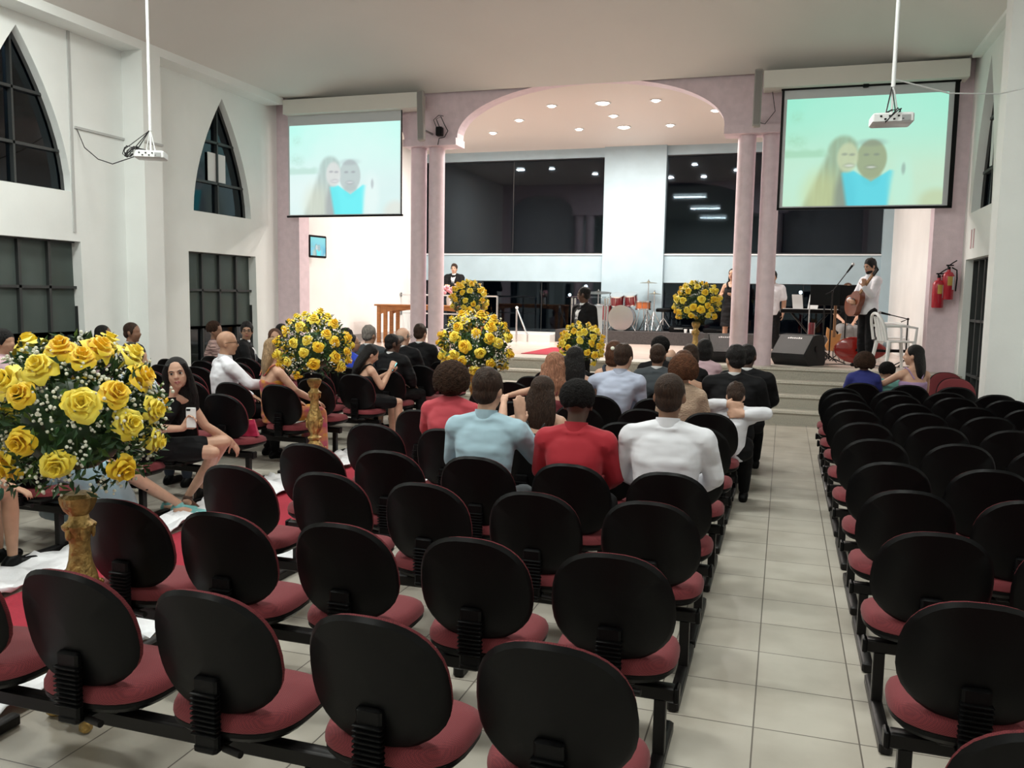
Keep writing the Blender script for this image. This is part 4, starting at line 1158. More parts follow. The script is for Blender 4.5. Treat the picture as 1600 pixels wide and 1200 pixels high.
def arm(mb, J, q, fem, g=0.0, upto=1.0, s=1.0):
    r = (.046, .038, .034, .025) if fem else (.058, .046, .042, .030)
    sh, el, wr = J['sh'+q], J['el'+q], J['wr'+q]
    if upto <= .5:
        e = sh.lerp(el, upto*2*.9); mb.cap(sh, e, r[0]+g, r[0]*.9+g+.004); return
    mb.cap(sh, el, r[0]+g, r[1]+g)
    mb.cap(el, el.lerp(wr, .35), r[1]*.95+g, r[2]*1.08+g)
    mb.cap(el.lerp(wr, .35), el.lerp(wr, (upto-.5)*2), r[2]*1.08+g, r[3]+g)

def hand(mb, wr, d, nrm, side, curl=.35, k=1.0, spread=1.0, thumb=.6):
    """palm, five fingers of unequal length with two bends, thumb from the side of the palm"""
    d = Vector(d).normalized(); nrm = Vector(nrm); nrm = (nrm-d*nrm.dot(d)).normalized(); s = d.cross(nrm).normalized()*side
    pc = wr+d*.052*k
    mb.cap(wr, wr+d*.03*k, .024*k, .026*k)
    for o in (-.024, -.008, .008, .024): mb.cap(wr+d*.02*k+s*o*.7*k, wr+d*.088*k+s*o*1.15*k, .015*k, .0125*k, 8)
    tips = []
    for i, (o, L) in enumerate(((-.031, .060), (-.0105, .076), (.0105, .082), (.031, .072))):   # little .. index
        b = wr+d*.092*k+s*o*k; dd = (d+s*o*3.0*spread).normalized(); a = curl*(.9+.12*i)
        p = b
        for j, (f, rr) in enumerate(((.46, .0092), (.30, .0084), (.24, .0074))):
            a2 = a*(j*.9+.55); v = (dd*math.cos(a2)+nrm*math.sin(a2)).normalized(); e = p+v*L*f*k
            mb.cap(p, e, rr*k, rr*.92*k, 8); p = e
        tips.append(p)
    b = wr+d*.028*k+s*.026*k; v = (d*.55+s*.75+nrm*thumb).normalized(); e = b+v*.045*k; mb.cap(b, e, .014*k, .0105*k, 8)
    v2 = (d*.9+s*.25+nrm*thumb*1.1).normalized(); mb.cap(e, e+v2*.032*k, .0105*k, .0085*k, 8)
    return tips

def leg(mb, J, q, fem, g=0.0, upto=1.0):
    r = (.078, .055, .052, .034) if not fem else (.082, .052, .048, .030)
    hp, kn, an = J['hp'+q], J['kn'+q], J['an'+q]
    if upto <= .5: mb.cap(hp, hp.lerp(kn, upto*2), r[0]+g, r[0]*(1-upto*.6)+g); return
    mb.cap(hp, kn, r[0]+g, r[1]+g); mb.cap(kn, kn.lerp(an, .35), r[1]*.9+g, r[2]*1.08+g)
    mb.cap(kn.lerp(an, .35), kn.lerp(an, (upto-.5)*2), r[2]*1.08+g, r[3]+g)

def head_shape(mb, M, fem=False):
    mb.ell((0, -.008, .028), (.073, .092, .088), M=M, seg=20)
    mb.ell((0, .020, -.028), (.064 if fem else .061, .066, .074 if fem else .080), M=M, seg=18)
    mb.ell((0, .014, -.066), (.052 if fem else .056, .056, .040), M=M, seg=16)
    mb.ell((0, .052, -.086 if fem else -.094), (.024 if fem else .027, .024, .020), M=M, seg=12)
    mb.ell((0, .072, .026), (.046, .016, .011), M=M, seg=12)
    for s in (-1, 1):
        mb.ell((s*.036, .058, -.022), (.020, .018, .018), M=M, seg=10)
        mb.ell((s*.075, -.006, -.010), (.010, .019, .031), M=M, seg=10)
    mb.cap((0, .083, .012), (0, .099, -.020), .0085, .0125, 8, M=M)
    for s in (-1, 1): mb.ell((s*.011, .090, -.024), (.009, .010, .008), M=M, seg=8)
    mb.ell((0, .079, -.050), (.022, .012, .008), M=M, seg=10)
    mb.ell((0, .076, -.060), (.019, .012, .008), M=M, seg=10)

def hair_shape(kind, M, seed=0, fem=False):
    mb = MB(); rr = random.Random(seed)
    if kind in ('short', 'buzz', 'greyrim'):
        g = .002 if kind == 'buzz' else .007
        if kind != 'greyrim':
            mb.ell((0, -.018, .040), (.076+g, .091+g, .082+g), M=M, seg=22)
        mb.ell((0, -.050, -.015), (.068+g*.5, .055+g, .060), M=M, seg=18)
        for s in (-1, 1): mb.ell((s*.070, .022, .010), (.008+g*.5, .014, .040), M=M, seg=10)
        if kind == 'short':
            for i in range(16):
                a = rr.uniform(0, 2*PI); b = rr.uniform(.2, 1.15)
                mb.ell((.060*math.cos(a)*math.sin(b), -.02+.075*math.sin(a)*math.sin(b), .045+.075*math.cos(b)), (.026, .030, .018), M=M, seg=8)
    elif kind in ('afro', 'curlybig', 'big'):
        R_ = dict(afro=.095, curlybig=.125, big=.130)[kind]; cz = dict(afro=.045, curlybig=.00, big=.0)[kind]
        for i in range(130 if kind != 'afro' else 90):
            z = 1-1.55*(i+.5)/130*(130/90 if kind == 'afro' else 1)*1.0; z = max(-.95, z); a = i*2.4; q = math.sqrt(max(0, 1-z*z))
            p = Vector((q*math.cos(a)*R_*.84, -.028+q*math.sin(a)*R_*.88, cz+z*R_*(.85 if kind == 'afro' else .92)))
            if p.y > .045 and p.z < .075: continue
            mb.ell(p, (.024, .024, .022), M=M, seg=8)
        mb.ell((0, -.03, cz), (R_*.84, R_*.84, R_*.88), M=M, seg=20) if kind == 'big' else mb.ell((0, -.025, cz+.01), (R_*.78, R_*.78, R_*.80), M=M, seg=20)
    else:
        mb.ell((0, -.020, .038), (.084, .094, .088), M=M, seg=22)
        if kind in ('bob', 'updo'):
            ln = -.10 if kind == 'bob' else -.05
            mb.ell((0, -.040, -.02), (.090, .078, .085), M=M, seg=20)
            for s in (-1, 1): mb.ell((s*.074, .008, -.03), (.022, .040, .078 if kind == 'bob' else .04), M=M, seg=12)
            if kind == 'bob': mb.ell((0, -.055, -.085), (.082, .050, .055), M=M, seg=16)
            if kind == 'updo': mb.ell((0, -.100, .035), (.062, .050, .055), M=M, seg=16)
        if kind in ('long', 'wavy', 'verylong', 'pony'):
            ln = dict(long=.34, wavy=.36, verylong=.46, pony=.34)[kind]
            secs = []
            for i in range(11):
                t = i/10; z = .03-ln*t; wv = (.010*math.sin(t*16) if kind == 'wavy' else 0)
                rx = (.086+.030*math.sin(PI*min(1, t*1.1)))*(1-.45*max(0, t-.7)/.3) if kind != 'pony' else (.080 if t < .2 else .035)
                secs.append((wv, -.045-.035*math.sin(PI*t*.8)-.006*t, z, rx, .066-.028*t))
            mb.loft(secs, 18, M=M)
            for s in (-1, 1):
                if kind == 'verylong':
                    mb.tube([(s*.055, .045, .075), (s*.080, .030, .02), (s*.088, .012, -.06), (s*.092, .005, -.16), (s*.078, -.01, -.25)], [.018, .022, .026, .026, .012], 8, M=M)
            if kind == 'wavy':
                for i in range(40):
                    z = .02-.36*i/40; a = rr.uniform(0, PI)
                    mb.ell((.095*math.cos(a), -.05-.05*abs(math.sin(a)), z), (.022, .018, .030), M=M, seg=8)
    return mb

def person(label, x, y, z0=0, rz=0, sit=True, top=1.33, fem=False, lean=0, sway=0, hair='short', hc='black', skin='tan', up=('shirt', None), low=('trousers', None),
           head=(0, 0, 0), J=None, vox=.014, hands=None, extra=None, face=False, by='head', shoes=None, curl=.4, glasses=False, beard=False, build=1.0, grp=None):
    """x,y give the head (by='head') or the root; head=(yaw,pitch,roll) relative to the body"""
    B = base_joints(sit, fem, lean)
    s = (top-.45)/.898 if sit else top/1.75
    for k, v in list(B.items()):
        if sit:
            if k[:2] in ('hp', 'kn', 'an', 'to'): B[k] = Vector((v.x*s**.5, v.y*s, v.z if k[:2] != 'kn' else v.z))
            else: B[k] = Vector((v.x*s*build, v.y*s, .45+(v.z-.45)*s))
        else: B[k] = v*s
    if sway:
        for k, v in B.items():
            if k in ('waist', 'chest', 'neck', 'head') or k[:2] in ('sh', 'el'): B[k] = v+Vector((sway*(v.z-.5)/.6, 0, 0))
    if by == 'head':
        h = B['head']; c, q = math.cos(rz), math.sin(rz)
        x, y = x-(h.x*c-h.y*q), y-(h.x*q+h.y*c)
    if J:
        for k, v in J.items(): B[k] = Vector(v)
    t = thing('person', label, 'person', (x, y, z0), rz, grp)
    sm_ = skin_mat(skin)
    hs = (s**.5 if s < 1 else 1.0)*(1.09 if sit else 1.03)
    if s < .75: hs = .95
    MH = Matrix.Translation(B['head']) @ Matrix.Rotation(head[0], 4, 'Z') @ Matrix.Rotation(head[1], 4, 'X') @ Matrix.Rotation(head[2], 4, 'Y') @ Matrix.Scale(hs, 4)
    b = MB()
    trunk(b, B, fem)
    b.cap(B['neck']-Vector((0, 0, .02)), MH @ Vector((0, -.018, -.055)), .058 if not fem else .048, .054 if not fem else .046)
    head_shape(b, MH, fem)
    for q in 'LR':
        arm(b, B, q, fem)
        d = (B['wr'+q]-B['el'+q]); n = Vector((0, 0, -1)) if sit else Vector((-1 if q == 'R' else 1, 0, 0))
        if hands and q in hands: hd = hands[q]; hand(b, B['wr'+q], hd[0], hd[1], hd[2], hd[3], (.9 if fem else 1.0)*hs)
        else: hand(b, B['wr'+q], d, n, 1 if q == 'L' else -1, curl, .88 if fem else 1.0)
        leg(b, B, q, fem)
        b.cap(B['an'+q]+Vector((0, -.02, -.045)), B['to'+q], .032, .024)
    soft(b, 'body', sm_, t, vox, 4)
    # hair
    if hair != 'bald':
        hm = curl_mat(hc) if hair in ('afro', 'curlybig', 'big') else hair_mat(hc)
        soft(hair_shape(hair, MH, len(label), fem), 'hair', hm, t, min(vox, .011), 2)
    if beard:
        bb = MB().ell((0, .026, -.068), (.059, .058, .044), M=MH, seg=14).ell((0, .058, -.094), (.030, .026, .022), M=MH, seg=10).ell((0, .085, -.040), (.022, .010, .006), M=MH, seg=8)
        soft(bb, 'beard', hair_mat(hc), t, .008, 2)
    if glasses:
        g = MB()
        for s_ in (-1, 1):
            g.tube([(s_*.031+.024*math.cos(a), .096, .008+.017*math.sin(a)) for a in [2*PI*i/14 for i in range(15)]], .0022, 5, M=MH)
            g.tube([(s_*.055, .094, .012), (s_*.076, .05, .010), (s_*.080, -.01, .004)], .0022, 5, M=MH)
        g.tube([(-.008, .097, .010), (.008, .097, .010)], .002, 5, M=MH)
        g.build('glasses', BLACKP, t)
    if face:
        for s_ in (-1, 1):
            e = MB().ell((s_*.031, .0775, .006), (.0140, .0080, .0070), M=MH, seg=12).build('eye', EYEW, t)
            MB().ell((s_*.031+.001, .0835, .006), (.0082, .0034, .0080), M=MH, seg=10).build('iris', EYED, e)
            MB().tube([(s_*.014, .088, .022), (s_*.030, .087, .029), (s_*.048, .078, .022)], [.0028, .0036, .002], 6, M=MH).build('eyebrow', BROWM, t)
            MB().tube([(s_*.017, .0845, .010), (s_*.031, .0865, .0150), (s_*.045, .078, .009)], [.0016, .0022, .0014], 5, M=MH).build('eyelash', BROWM, t)
        MB().tube([(-.021, .084, -.055), (-.008, .0915, -.0515), (0, .0915, -.0535), (.008, .0915, -.0515), (.021, .084, -.055)], [.0025, .0045, .0042, .0045, .0025], 6, M=MH).tube([(-.018, .084, -.058), (0, .0905, -.063), (.018, .084, -.058)], [.002, .0055, .002], 6, M=MH).build('lips', LIP, t)
    # upper garment
    kind, cm = up
    g = dict(shirt=.012, tshirt=.014, suit=.022, dress=.007, strap=.006, sleeveless=.009)[kind]
    c = MB()
    if kind in ('shirt', 'suit', 'tshirt'):
        trunk(c, B, fem, g)
        for q in 'LR':
            arm(c, B, q, fem, g+(.002 if kind == 'suit' else 0), {'shirt': .97, 'suit': .97, 'tshirt': .42}[kind])
        if kind == 'suit': c.cap(B['hip']-Vector((0, 0, .02)), B['hip']+Vector((0, 0, .05)), .13, .14)
    elif kind == 'sleeveless':
        trunk(c, B, fem, g, shoulders=False)
    else:
        zc = B['chest'].z+(.075 if kind == 'dress' else .03 if kind == 'strap' else .11)
        h, w_, ch, n = B['hip'], B['waist'], B['chest'], B['neck']
        a = B['shR']-B['shL']; yw = math.atan2(a.y, a.x)
        L = []
        for i, (p, rx, ry) in enumerate(((h-Vector((0, 0, .09)), .165, .125), (h, .185, .135), (h.lerp(w_, .5), .168, .125), (w_, .136, .110), (w_.lerp(ch, .5), .148, .122), (ch, .158, .128), (ch.lerp(n, (zc-ch.z)/max(.01, n.z-ch.z)), .152, .108))):
            tt = yw*min(1, i/4)
            L.append([(p.x+rx*math.cos(u)*math.cos(tt)-ry*math.sin(u)*math.sin(tt), p.y+rx*math.cos(u)*math.sin(tt)+ry*math.sin(u)*math.cos(tt), p.z) for u in [2*PI*j/22 for j in range(22)]])
        c.rings(L)
        if kind in ('dress', 'strap', 'sleeveless'):
            for q in 'LR':
                p = B['neck'].lerp(B['sh'+q], .62 if kind != 'sleeveless' else .66)
                dy = Vector((0, .085, 0)); r = .012 if kind == 'strap' else .022 if kind == 'dress' else .034
                back = ch+(p-ch)*.45-Vector((0, .115, 0)); front = ch+(p-ch)*.45+Vector((0, .115, 0))
                c.tube([back, p+Vector((0, -.06, .035)), p+Vector((0, 0, .055)), p+Vector((0, .06, .02)), front], r, 8)
    soft(c, {'shirt': 'shirt', 'suit': 'jacket', 'tshirt': 'shirt'}.get(kind, 'dress'), cm, t, vox, 5)
    if kind in ('shirt', 'suit'):
        col = MB(); nk = B['neck']; L = []
        cmx = cm if kind == 'shirt' else cloth('white_collar', (.78, .79, .80))
        for (zz, r) in (((-.012, .076), (.022, .069), (.046, .066), (.045, .061), (.0, .060), (-.012, .066)) if kind == 'shirt' else ((.012, .066), (.030, .067), (.042, .064), (.041, .060), (.012, .058))):
            L.append([(nk.x+r*math.cos(a), nk.y+.004+r*.95*math.sin(a)+(.012 if math.sin(a) > .8 else 0), nk.z+zz+.010*(-math.sin(a))) for a in [2*PI*j/24 for j in range(24)]])
        col.rings(L+[L[0]], False); col.build('collar', cmx, t)
    if kind == 'suit' and (face or extra == 'front'):
        ch, nk = B['chest'], B['neck']; d = (nk-ch)
        y_ = .150
        MB().add([(nk.x-.055, nk.y+.055, nk.z+.0), (nk.x+.055, nk.y+.055, nk.z+.0), (ch.x+.010, ch.y+y_, ch.z-.10), (ch.x-.010, ch.y+y_, ch.z-.10), (ch.x, ch.y+y_+.012, ch.z+.03), (ch.x-.045, ch.y+y_-.01, ch.z+.06), (ch.x+.045, ch.y+y_-.01, ch.z+.06)],
                 [(0, 5, 4, 6, 1), (5, 3, 2, 6, 4)]).build('shirt_front', cloth('white_collar', (.78, .79, .80)), t, False)
        MB().rings([[(nk.x-w2, nk.y+yy, zz), (nk.x+w2, nk.y+yy, zz), (nk.x+w2, nk.y+yy+.01, zz), (nk.x-w2, nk.y+yy+.01, zz)] for w2, yy, zz in ((.016, .068, nk.z+.0), (.012, .082, nk.z-.04), (.024, ch.y-nk.y+y_+.012, ch.z-.02), (.010, ch.y-nk.y+y_+.010, ch.z-.10))]).build('necktie', cloth('tie', (.10, .11, .13)), t, False)
    # lower garment
    lk, lm = low
    l = MB()
    if lk == 'trousers':
        h = B['hip']; l.ell(h-Vector((0, 0, .015)), (.170*build, .130, .10), seg=18)
        for q in 'LR': leg(l, B, q, fem, .014, .97)
        soft(l, 'trousers', lm, t, vox, 3)
    elif lk in ('skirt', 'longskirt'):
        if sit:
            k = .75 if lk == 'skirt' else 1.0
            h = B['hip']; l.ell(h-Vector((0, 0, .01)), (.185, .140, .105), seg=18)
            for q in 'LR':
                l.cap(B['hp'+q], B['hp'+q].lerp(B['kn'+q], k), .096, .074 if lk == 'skirt' else .082)
            m_ = (B['knL']+B['knR'])/2; l.cap(h, h.lerp(m_, k*.95), .10, .07)
            if lk == 'longskirt':
                a_ = (B['anL']+B['anR'])/2
                for q in 'LR': l.cap(B['kn'+q], B['kn'+q].lerp(B['an'+q], .85), .085, .095)
                l.cap(m_, m_.lerp(a_, .85), .08, .11)
        else:
            h = B['hip']; zz = B['knL'].z+(.05 if lk == 'skirt' else -.3)
            l.loft([(h.x, h.y, h.z+.10, .14, .11), (h.x, h.y, h.z, .185, .14), (h.x, h.y, zz, .20, .16)], 20)
        soft(l, 'skirt', lm, t, vox, 4)
    # shoes
    shm = shoes or BLACKP
    f = MB()
    for q in 'LR':
        a, o = B['an'+q], B['to'+q]
        ff = MB(); d = (o-a); d.z = 0
        ff.cap(a+Vector((0, 0, -.055))-d.normalized()*.03, o+Vector((0, 0, -.002)), .040, .033).cap(a+Vector((0, 0, -.055))-d.normalized()*.03, a+Vector((0, 0, -.02)), .042, .042)
        soft(ff, 'shoe', shm, t, min(vox, .012), 2)
    return t

BLK = cloth('black', (.0055, .0055, .0065), sheen=0, spec=.2); NAVY = cloth('navy', (.012, .018, .035)); CHAR = cloth('charcoal', (.030, .038, .045)); JEAN = cloth('dark_denim', (.014, .022, .040))
WSH = cloth('white_shirt', (.74, .75, .80)); LBL = cloth('light_blue_shirt', (.36, .53, .62)); REDS = cloth('red_shirt', (.36, .010, .022), bump=.25); LAV = cloth('lavender_shirt', (.42, .47, .60))
CORAL = cloth('coral_dress', (.50, .055, .075)); BEIGE = cloth('beige_lace', (.50, .36, .26), bscale=60, bump=.6); PEACH = cloth('peach_top', (.60, .25, .16)); BLUED = cloth('royal_blue', (.012, .045, .42))
LILAC = cloth('lilac_top', (.38, .25, .42)); YEL = cloth('mustard_print', (.55, .25, .03), noise_amt=.5, nscale=8, col2=(.40, .05, .12)); STRIPE = cloth('striped_top', (.50, .34, .30), noise_amt=.5, nscale=10, stretch=(1, 1, 8), col2=(.12, .06, .06))
OLIVE = cloth('olive_jacket', (.055, .045, .035)); PINKT = cloth('pale_pink', (.55, .38, .42)); DOTS = cloth('dark_dotted_dress', (.012, .012, .012), noise_amt=.5, nscale=60, col2=(.012, .012, .012))
LBLJ = cloth('pale_blue_shirt', (.42, .50, .60)); GREENF = cloth('green_floral', (.008, .014, .012), noise_amt=.5, nscale=11, col2=(.01, .10, .05)); TEAL = mat('teal_leather', (.16, .42, .42), .4)
BLUEDRESS = cloth('light_blue_dress', (.30, .50, .58)); MAROON = cloth('maroon_lace', (.16, .02, .03))
def rnd_dot():
    m = DOTS; nt = m.node_tree; b = nt.nodes['Principled BSDF']
    v = nt.nodes.new('ShaderNodeTexVoronoi'); v.inputs['Scale'].default_value = 55
    r = nt.nodes.new('ShaderNodeValToRGB'); r.color_ramp.elements[0].color = (.5, .42, .30, 1); r.color_ramp.elements[0].position = .18
    r.color_ramp.elements[1].color = (.010, .010, .010, 1); r.color_ramp.elements[1].position = .24
    nt.links.new(v.outputs['Distance'], r.inputs[0]); nt.links.new(r.outputs[0], b.inputs['Base Color'])
rnd_dot()

# ---- centre block, nearest occupied row
person('man in a white shirt with cropped hair, sitting nearest the camera beside the right aisle', -0.58, 4.69, top=1.335, skin='brown', hair='buzz', hc='brown', up=('shirt', WSH), low=('trousers', JEAN), lean=.03, vox=.010, build=1.06,
       J=None, head=(0, .05, 0))
person('man in a plain red shirt with short curly black hair', -1.09, 4.67, top=1.26, skin='dark', hair='afro', hc='black', up=('shirt', REDS), low=('trousers', BLK), lean=.02, vox=.010, head=(.05, 0, 0))
person('man in a light blue collared shirt with short brown hair, right hand raised', -1.63, 4.68, top=1.315, skin='light', hair='short', hc='brown', up=('shirt', LBL), low=('trousers', CHAR), lean=.03, vox=.010, head=(-.12, 0, 0),
       J=dict(elR=(.25, .20, .80), wrR=(.155, .19, .985)), hands=dict(R=((-.1, .1, 1), (-.6, .6, 0), -1, .15)))
person('woman with big round dark hair in a coral red top', -2.2, 5.55, top=1.27, fem=True, skin='fair', hair='big', hc='brown', up=('tshirt', CORAL), low=('skirt', CORAL), vox=.010, build=1.12)
person('woman with long dark brown hair, bare shoulder and dark dotted dress', -1.54, 5.55, top=1.2, fem=True, skin='light', hair='long', hc='brown', up=('strap', DOTS), low=('skirt', DOTS), vox=.010, sway=.03, build=1.05,
       J=dict(elL=(-.30, .12, .86), wrL=(-.36, .34, .98)))
# ---- farther rows of the centre block
person('woman with long wavy rose blonde hair and bare shoulders, arm held out to the left', -1.89, 7.19, top=1.26, fem=True, skin='light', hair='wavy', hc='rose', up=('strap', MAROON), low=('skirt', MAROON), J=dict(elL=(-.24, .06, .92), wrL=(-.46, .10, .86)), build=1.0)
person('man in a lavender grey shirt leaning to his left over the chair beside him', -1.43, 7.99, top=1.31, skin='light', hair='short', hc='brown', up=('shirt', LAV), low=('trousers', CHAR), lean=.03, sway=.10, head=(-.3, 0, 0), build=1.05,
       J=dict(elL=(-.36, .05, .86), wrL=(-.42, .24, .69)))
person('man in a grey blue suit with cropped hair, right of the lavender shirt', -1.22, 8.77, top=1.28, skin='brown', hair='buzz', hc='brown', up=('suit', CHAR), low=('trousers', CHAR))
person('person with a dark curly crop sitting just behind the grey blue suit', -1.3, 9.55, top=1.31, fem=False, skin='brown', hair='afro', hc='black', up=('shirt', BLK), low=('trousers', BLK))
person('fair bald older man right of the dark curly crop', -1.28, 10.29, top=1.14, skin='fair', hair='greyrim', hc='grey', up=('suit', BLK), low=('trousers', BLK))
person('woman with brown hair and a small white hair flower', -1.67, 8.77, top=1.3, fem=True, skin='light', hair='bob', hc='auburn', up=('dress', NAVY), low=('skirt', NAVY))
fl = MB().ell((0, 0, 0), (.022, .012, .022), seg=8)
tag(fl.build('hair_flower', BLOOM), 'tiny white flower pinned in brown hair before the stage', 'flower').location = (-1.67, 8.655, 1.24)
person('woman with straight black hair in a dark navy dress, left of the lavender shirt', -1.9, 7.99, top=1.27, fem=True, skin='light', hair='long', hc='black', up=('dress', NAVY), low=('skirt', NAVY))
person('small child with dark hair behind the rose blonde woman', -2.22, 8.77, top=1.11, fem=True, skin='brown', hair='bob', hc='brown', up=('tshirt', MAROON), low=('skirt', MAROON))
person('person with dark hair low behind the central rose ball', -2.3, 9.55, top=1.12, skin='brown', hair='short', hc='black', up=('shirt', BLK), low=('trousers', BLK))
person('woman with brown curls in a beige lace top', -0.78, 7.19, top=1.28, fem=True, skin='tan', hair='curlybig', hc='auburn', up=('tshirt', BEIGE), low=('skirt', BEIGE), build=.95)
person('woman with dark updo in a peach top', -0.86, 7.99, top=1.27, fem=True, skin='tan', hair='updo', hc='auburn', up=('sleeveless', PEACH), low=('skirt', PEACH), head=(-.4, 0, 0))
person('person with dark bob hair behind the peach top', -0.97, 9.55, top=1.25, fem=True, skin='tan', hair='bob', hc='brown', up=('tshirt', BLK), low=('skirt', BLK))
person('dark haired woman in pale pink, farthest before the left monitor', -0.88, 10.29, top=1.28, fem=True, skin='tan', hair='bob', hc='black', up=('tshirt', PINKT), low=('skirt', PINKT))
person('broad man in a black suit with black hair at the aisle end', -0.41, 7.99, top=1.33, skin='light', hair='short', hc='black', up=('suit', BLK), low=('trousers', BLK), head=(.45, 0, 0), build=1.12)
person('man with cropped hair in a black suit just right of the broad black-haired man', -0.33, 8.77, top=1.31, skin='dark', hair='buzz', hc='black', up=('suit', BLK), low=('trousers', BLK), head=(-.2, 0, 0), build=1.1)
person('child in a white shirt and black waistcoat bending with both hands behind the head', -.36, 7.36, top=1.02, skin='light', hair='short', hc='brown', up=('shirt', WSH), low=('trousers', BLK), lean=.05, head=(0, -.5, 0), vox=.009,
       J=dict(elL=(-.22, .02, .86), wrL=(-.08, -.08, .90), elR=(.25, .02, .82), wrR=(.10, -.10, .82)), hands=dict(L=((1, -.1, -.15), (0, 1, -.2), 1, .25), R=((-1, -.1, .0), (0, 1, -.2), -1, .25)))
# ---- right side of the left group, by the carpet
person('woman in a black dress with dark hair, bent over a lit phone', -4.52, 8.83, rz=-.75, by='head', top=1.15, fem=True, skin='light', hair='long', hc='black', up=('strap', BLK), low=('skirt', BLK), lean=.05, vox=.009, head=(-.1, -.45, 0),
       J=dict(elR=(.17, .12, .70), wrR=(.03, .28, .88), elL=(-.18, .14, .72), wrL=(-.05, .29, .84)), hands=dict(R=((-.15, .4, .8), (-.5, .5, .3), -1, .6), L=((.5, .6, .3), (.3, .2, .8), 1, .6)))
person('bald man in a black suit with glasses, nearest the left columns', -4.79, 10.29, top=1.31, skin='fair', hair='greyrim', hc='grey', up=('suit', BLK), low=('trousers', BLK), glasses=True, head=(-.55, 0, 0))
person('man with black cropped hair in a dark suit left of the bald man', -4.6, 9.59, rz=-.3, top=1.25, skin='dark', hair='buzz', hc='black', up=('suit', BLK), low=('trousers', BLK), glasses=True, head=(-.5, 0, 0), build=1.15)
person('man with short brown hair in a black suit, two seats left of the bald man', -4.86, 11.02, top=1.33, skin='light', hair='short', hc='brown', up=('suit', BLK), low=('trousers', BLK), head=(-.2, 0, 0))
person('grey haired man mostly hidden behind the short haired suited man', -5.28, 10.29, top=1.32, skin='tan', hair='short', hc='grey', up=('suit', CHAR), low=('trousers', BLK), head=(-.3, 0, 0))
person('woman in a royal blue dress with glasses beside the left rose ball', -5.17, 9.59, rz=-.35, top=1.23, fem=True, skin='tan', hair='updo', hc='black', up=('tshirt', BLUED), low=('skirt', BLUED), glasses=True, head=(-.9, 0, 0))
person('person with dark hair behind the royal blue dress', -5.62, 10.29, top=1.27, skin='tan', hair='short', hc='black', up=('shirt', BLK), low=('trousers', BLK), head=(-.9, 0, 0))
# ---- left block
girl = dict(
    hip=(0, 0, .53), waist=(.08, .01, .66), chest=(.16, .05, .81), neck=(.235, .085, .945), head=(.315, .115, 1.125),
    shL=(.125, -.055, .925), shR=(.315, .215, .925), elL=(.16, -.06, .715), wrL=(.40, .06, .715), elR=(.40, .32, .70), wrR=(.50, .50, .56),
    hpL=(.02, -.08, .53), hpR=(.08, .08, .53), knL=(.50, .42, .56), knR=(.50, .28, .50), anL=(.16, .40, .10), anR=(.10, .62, .10), toL=(.32, .30, .03), toR=(.05, .74, .03))
g = person('young woman in a black dress turning to the camera, holding up a white phone', -4.70, 5.26, by='root', top=1.25, fem=True, skin='light', hair='verylong', hc='black', up=('sleeveless', BLK), low=('skirt', BLK), J=girl,
           head=(R(-146), R(0), R(8)), vox=.0065, face=True, hands=dict(L=((.35, .18, .50), (.55, -.35, .1), 1, .75), R=((.25, .5, -.75), (-.6, 0, -.3), -1, .3)), shoes=mat('brown_shoe', (.08, .035, .02), .5))
ph = thing('smartphone', 'white smartphone held up by the young woman in black', 'phone', (-4.235, 5.335, .80), R(20))
MB().rbox(0, 0, 0, .075, .010, .155, .005).build('phone_case', WHPL, ph); MB().rbox(-.018, -.0065, .060, .030, .004, .014, .001).build('camera_lens', BLACKP, ph)
ph = thing('smartphone', 'small lit smartphone held by the bent woman in black', 'phone', (-4.32, 9.03, .91), R(-40))
MB().rbox(0, 0, 0, .07, .010, .13, .004, M=Matrix.Rotation(-.6, 4, 'X')).build('phone_case', BLACKP, ph)
MB().rbox(0, -.0065, 0, .062, .003, .11, .001, M=Matrix.Rotation(-.6, 4, 'X')).build('lit_screen', mat('phone_glow', (.1, .3, .3), emit=(.25, .8, .8), estr=1.5), ph)
ph = thing('clutch_bag', 'small bright red clutch bag standing on an empty chair seat', 'bag', (-4.60, 6.55, .455), .3)
MB().rings([[(-.11, -.03, 0), (.11, -.03, 0), (.11, .03, 0), (-.11, .03, 0)], [(-.08, -.012, .13), (.07, -.012, .15), (.07, .012, .15), (-.08, .012, .13)]]).build('pouch', cloth('clutch_red', (.42, .01, .06)), ph)
MB().rbox(-.005, 0, .145, .12, .014, .014, .003).build('clasp', GOLD, ph)
tag(MB().rbox(0, 0, 0, .15, .21, .003, .001).build('leaflet', PAPER), 'folded white leaflet lying on a chair seat beside the left pedestal', 'leaflet').location = (-4.68, 7.46, .457)
person('bald man in a white shirt with glasses, seated side on', -5.45, 7.45, rz=-.65, top=1.34, skin='tan', hair='bald', up=('shirt', WSH), low=('trousers', BLK), glasses=True, head=(-.45, 0, 0), build=1.1, vox=.011,
       J=dict(elR=(.30, .14, .82), wrR=(.20, .38, .80)))
person('woman with long blonde hair in a mustard print dress', -4.88, 7.45, rz=-.6, top=1.28, fem=True, skin='light', hair='long', hc='blonde', up=('strap', YEL), low=('longskirt', YEL), head=(-.3, 0, 0), vox=.010, build=1.1,
       J=dict(elR=(.26, .10, .78), wrR=(.20, .34, .66)))
person('man in a black suit with glasses and grey tie looking back at the camera', -7.2, 10.29, rz=R(-65), top=1.32, skin='tan', hair='short', hc='black', up=('suit', BLK), low=('trousers', BLK), glasses=True, head=(R(-82), 0, 0), face=True, extra='front')
person('smiling woman with dark red-brown hair turned to the camera', -6.28, 9.59, rz=R(-65), top=1.27, fem=True, skin='tan', hair='bob', hc='auburn', up=('dress', MAROON), low=('skirt', MAROON), head=(R(-80), 0, .15), face=True)
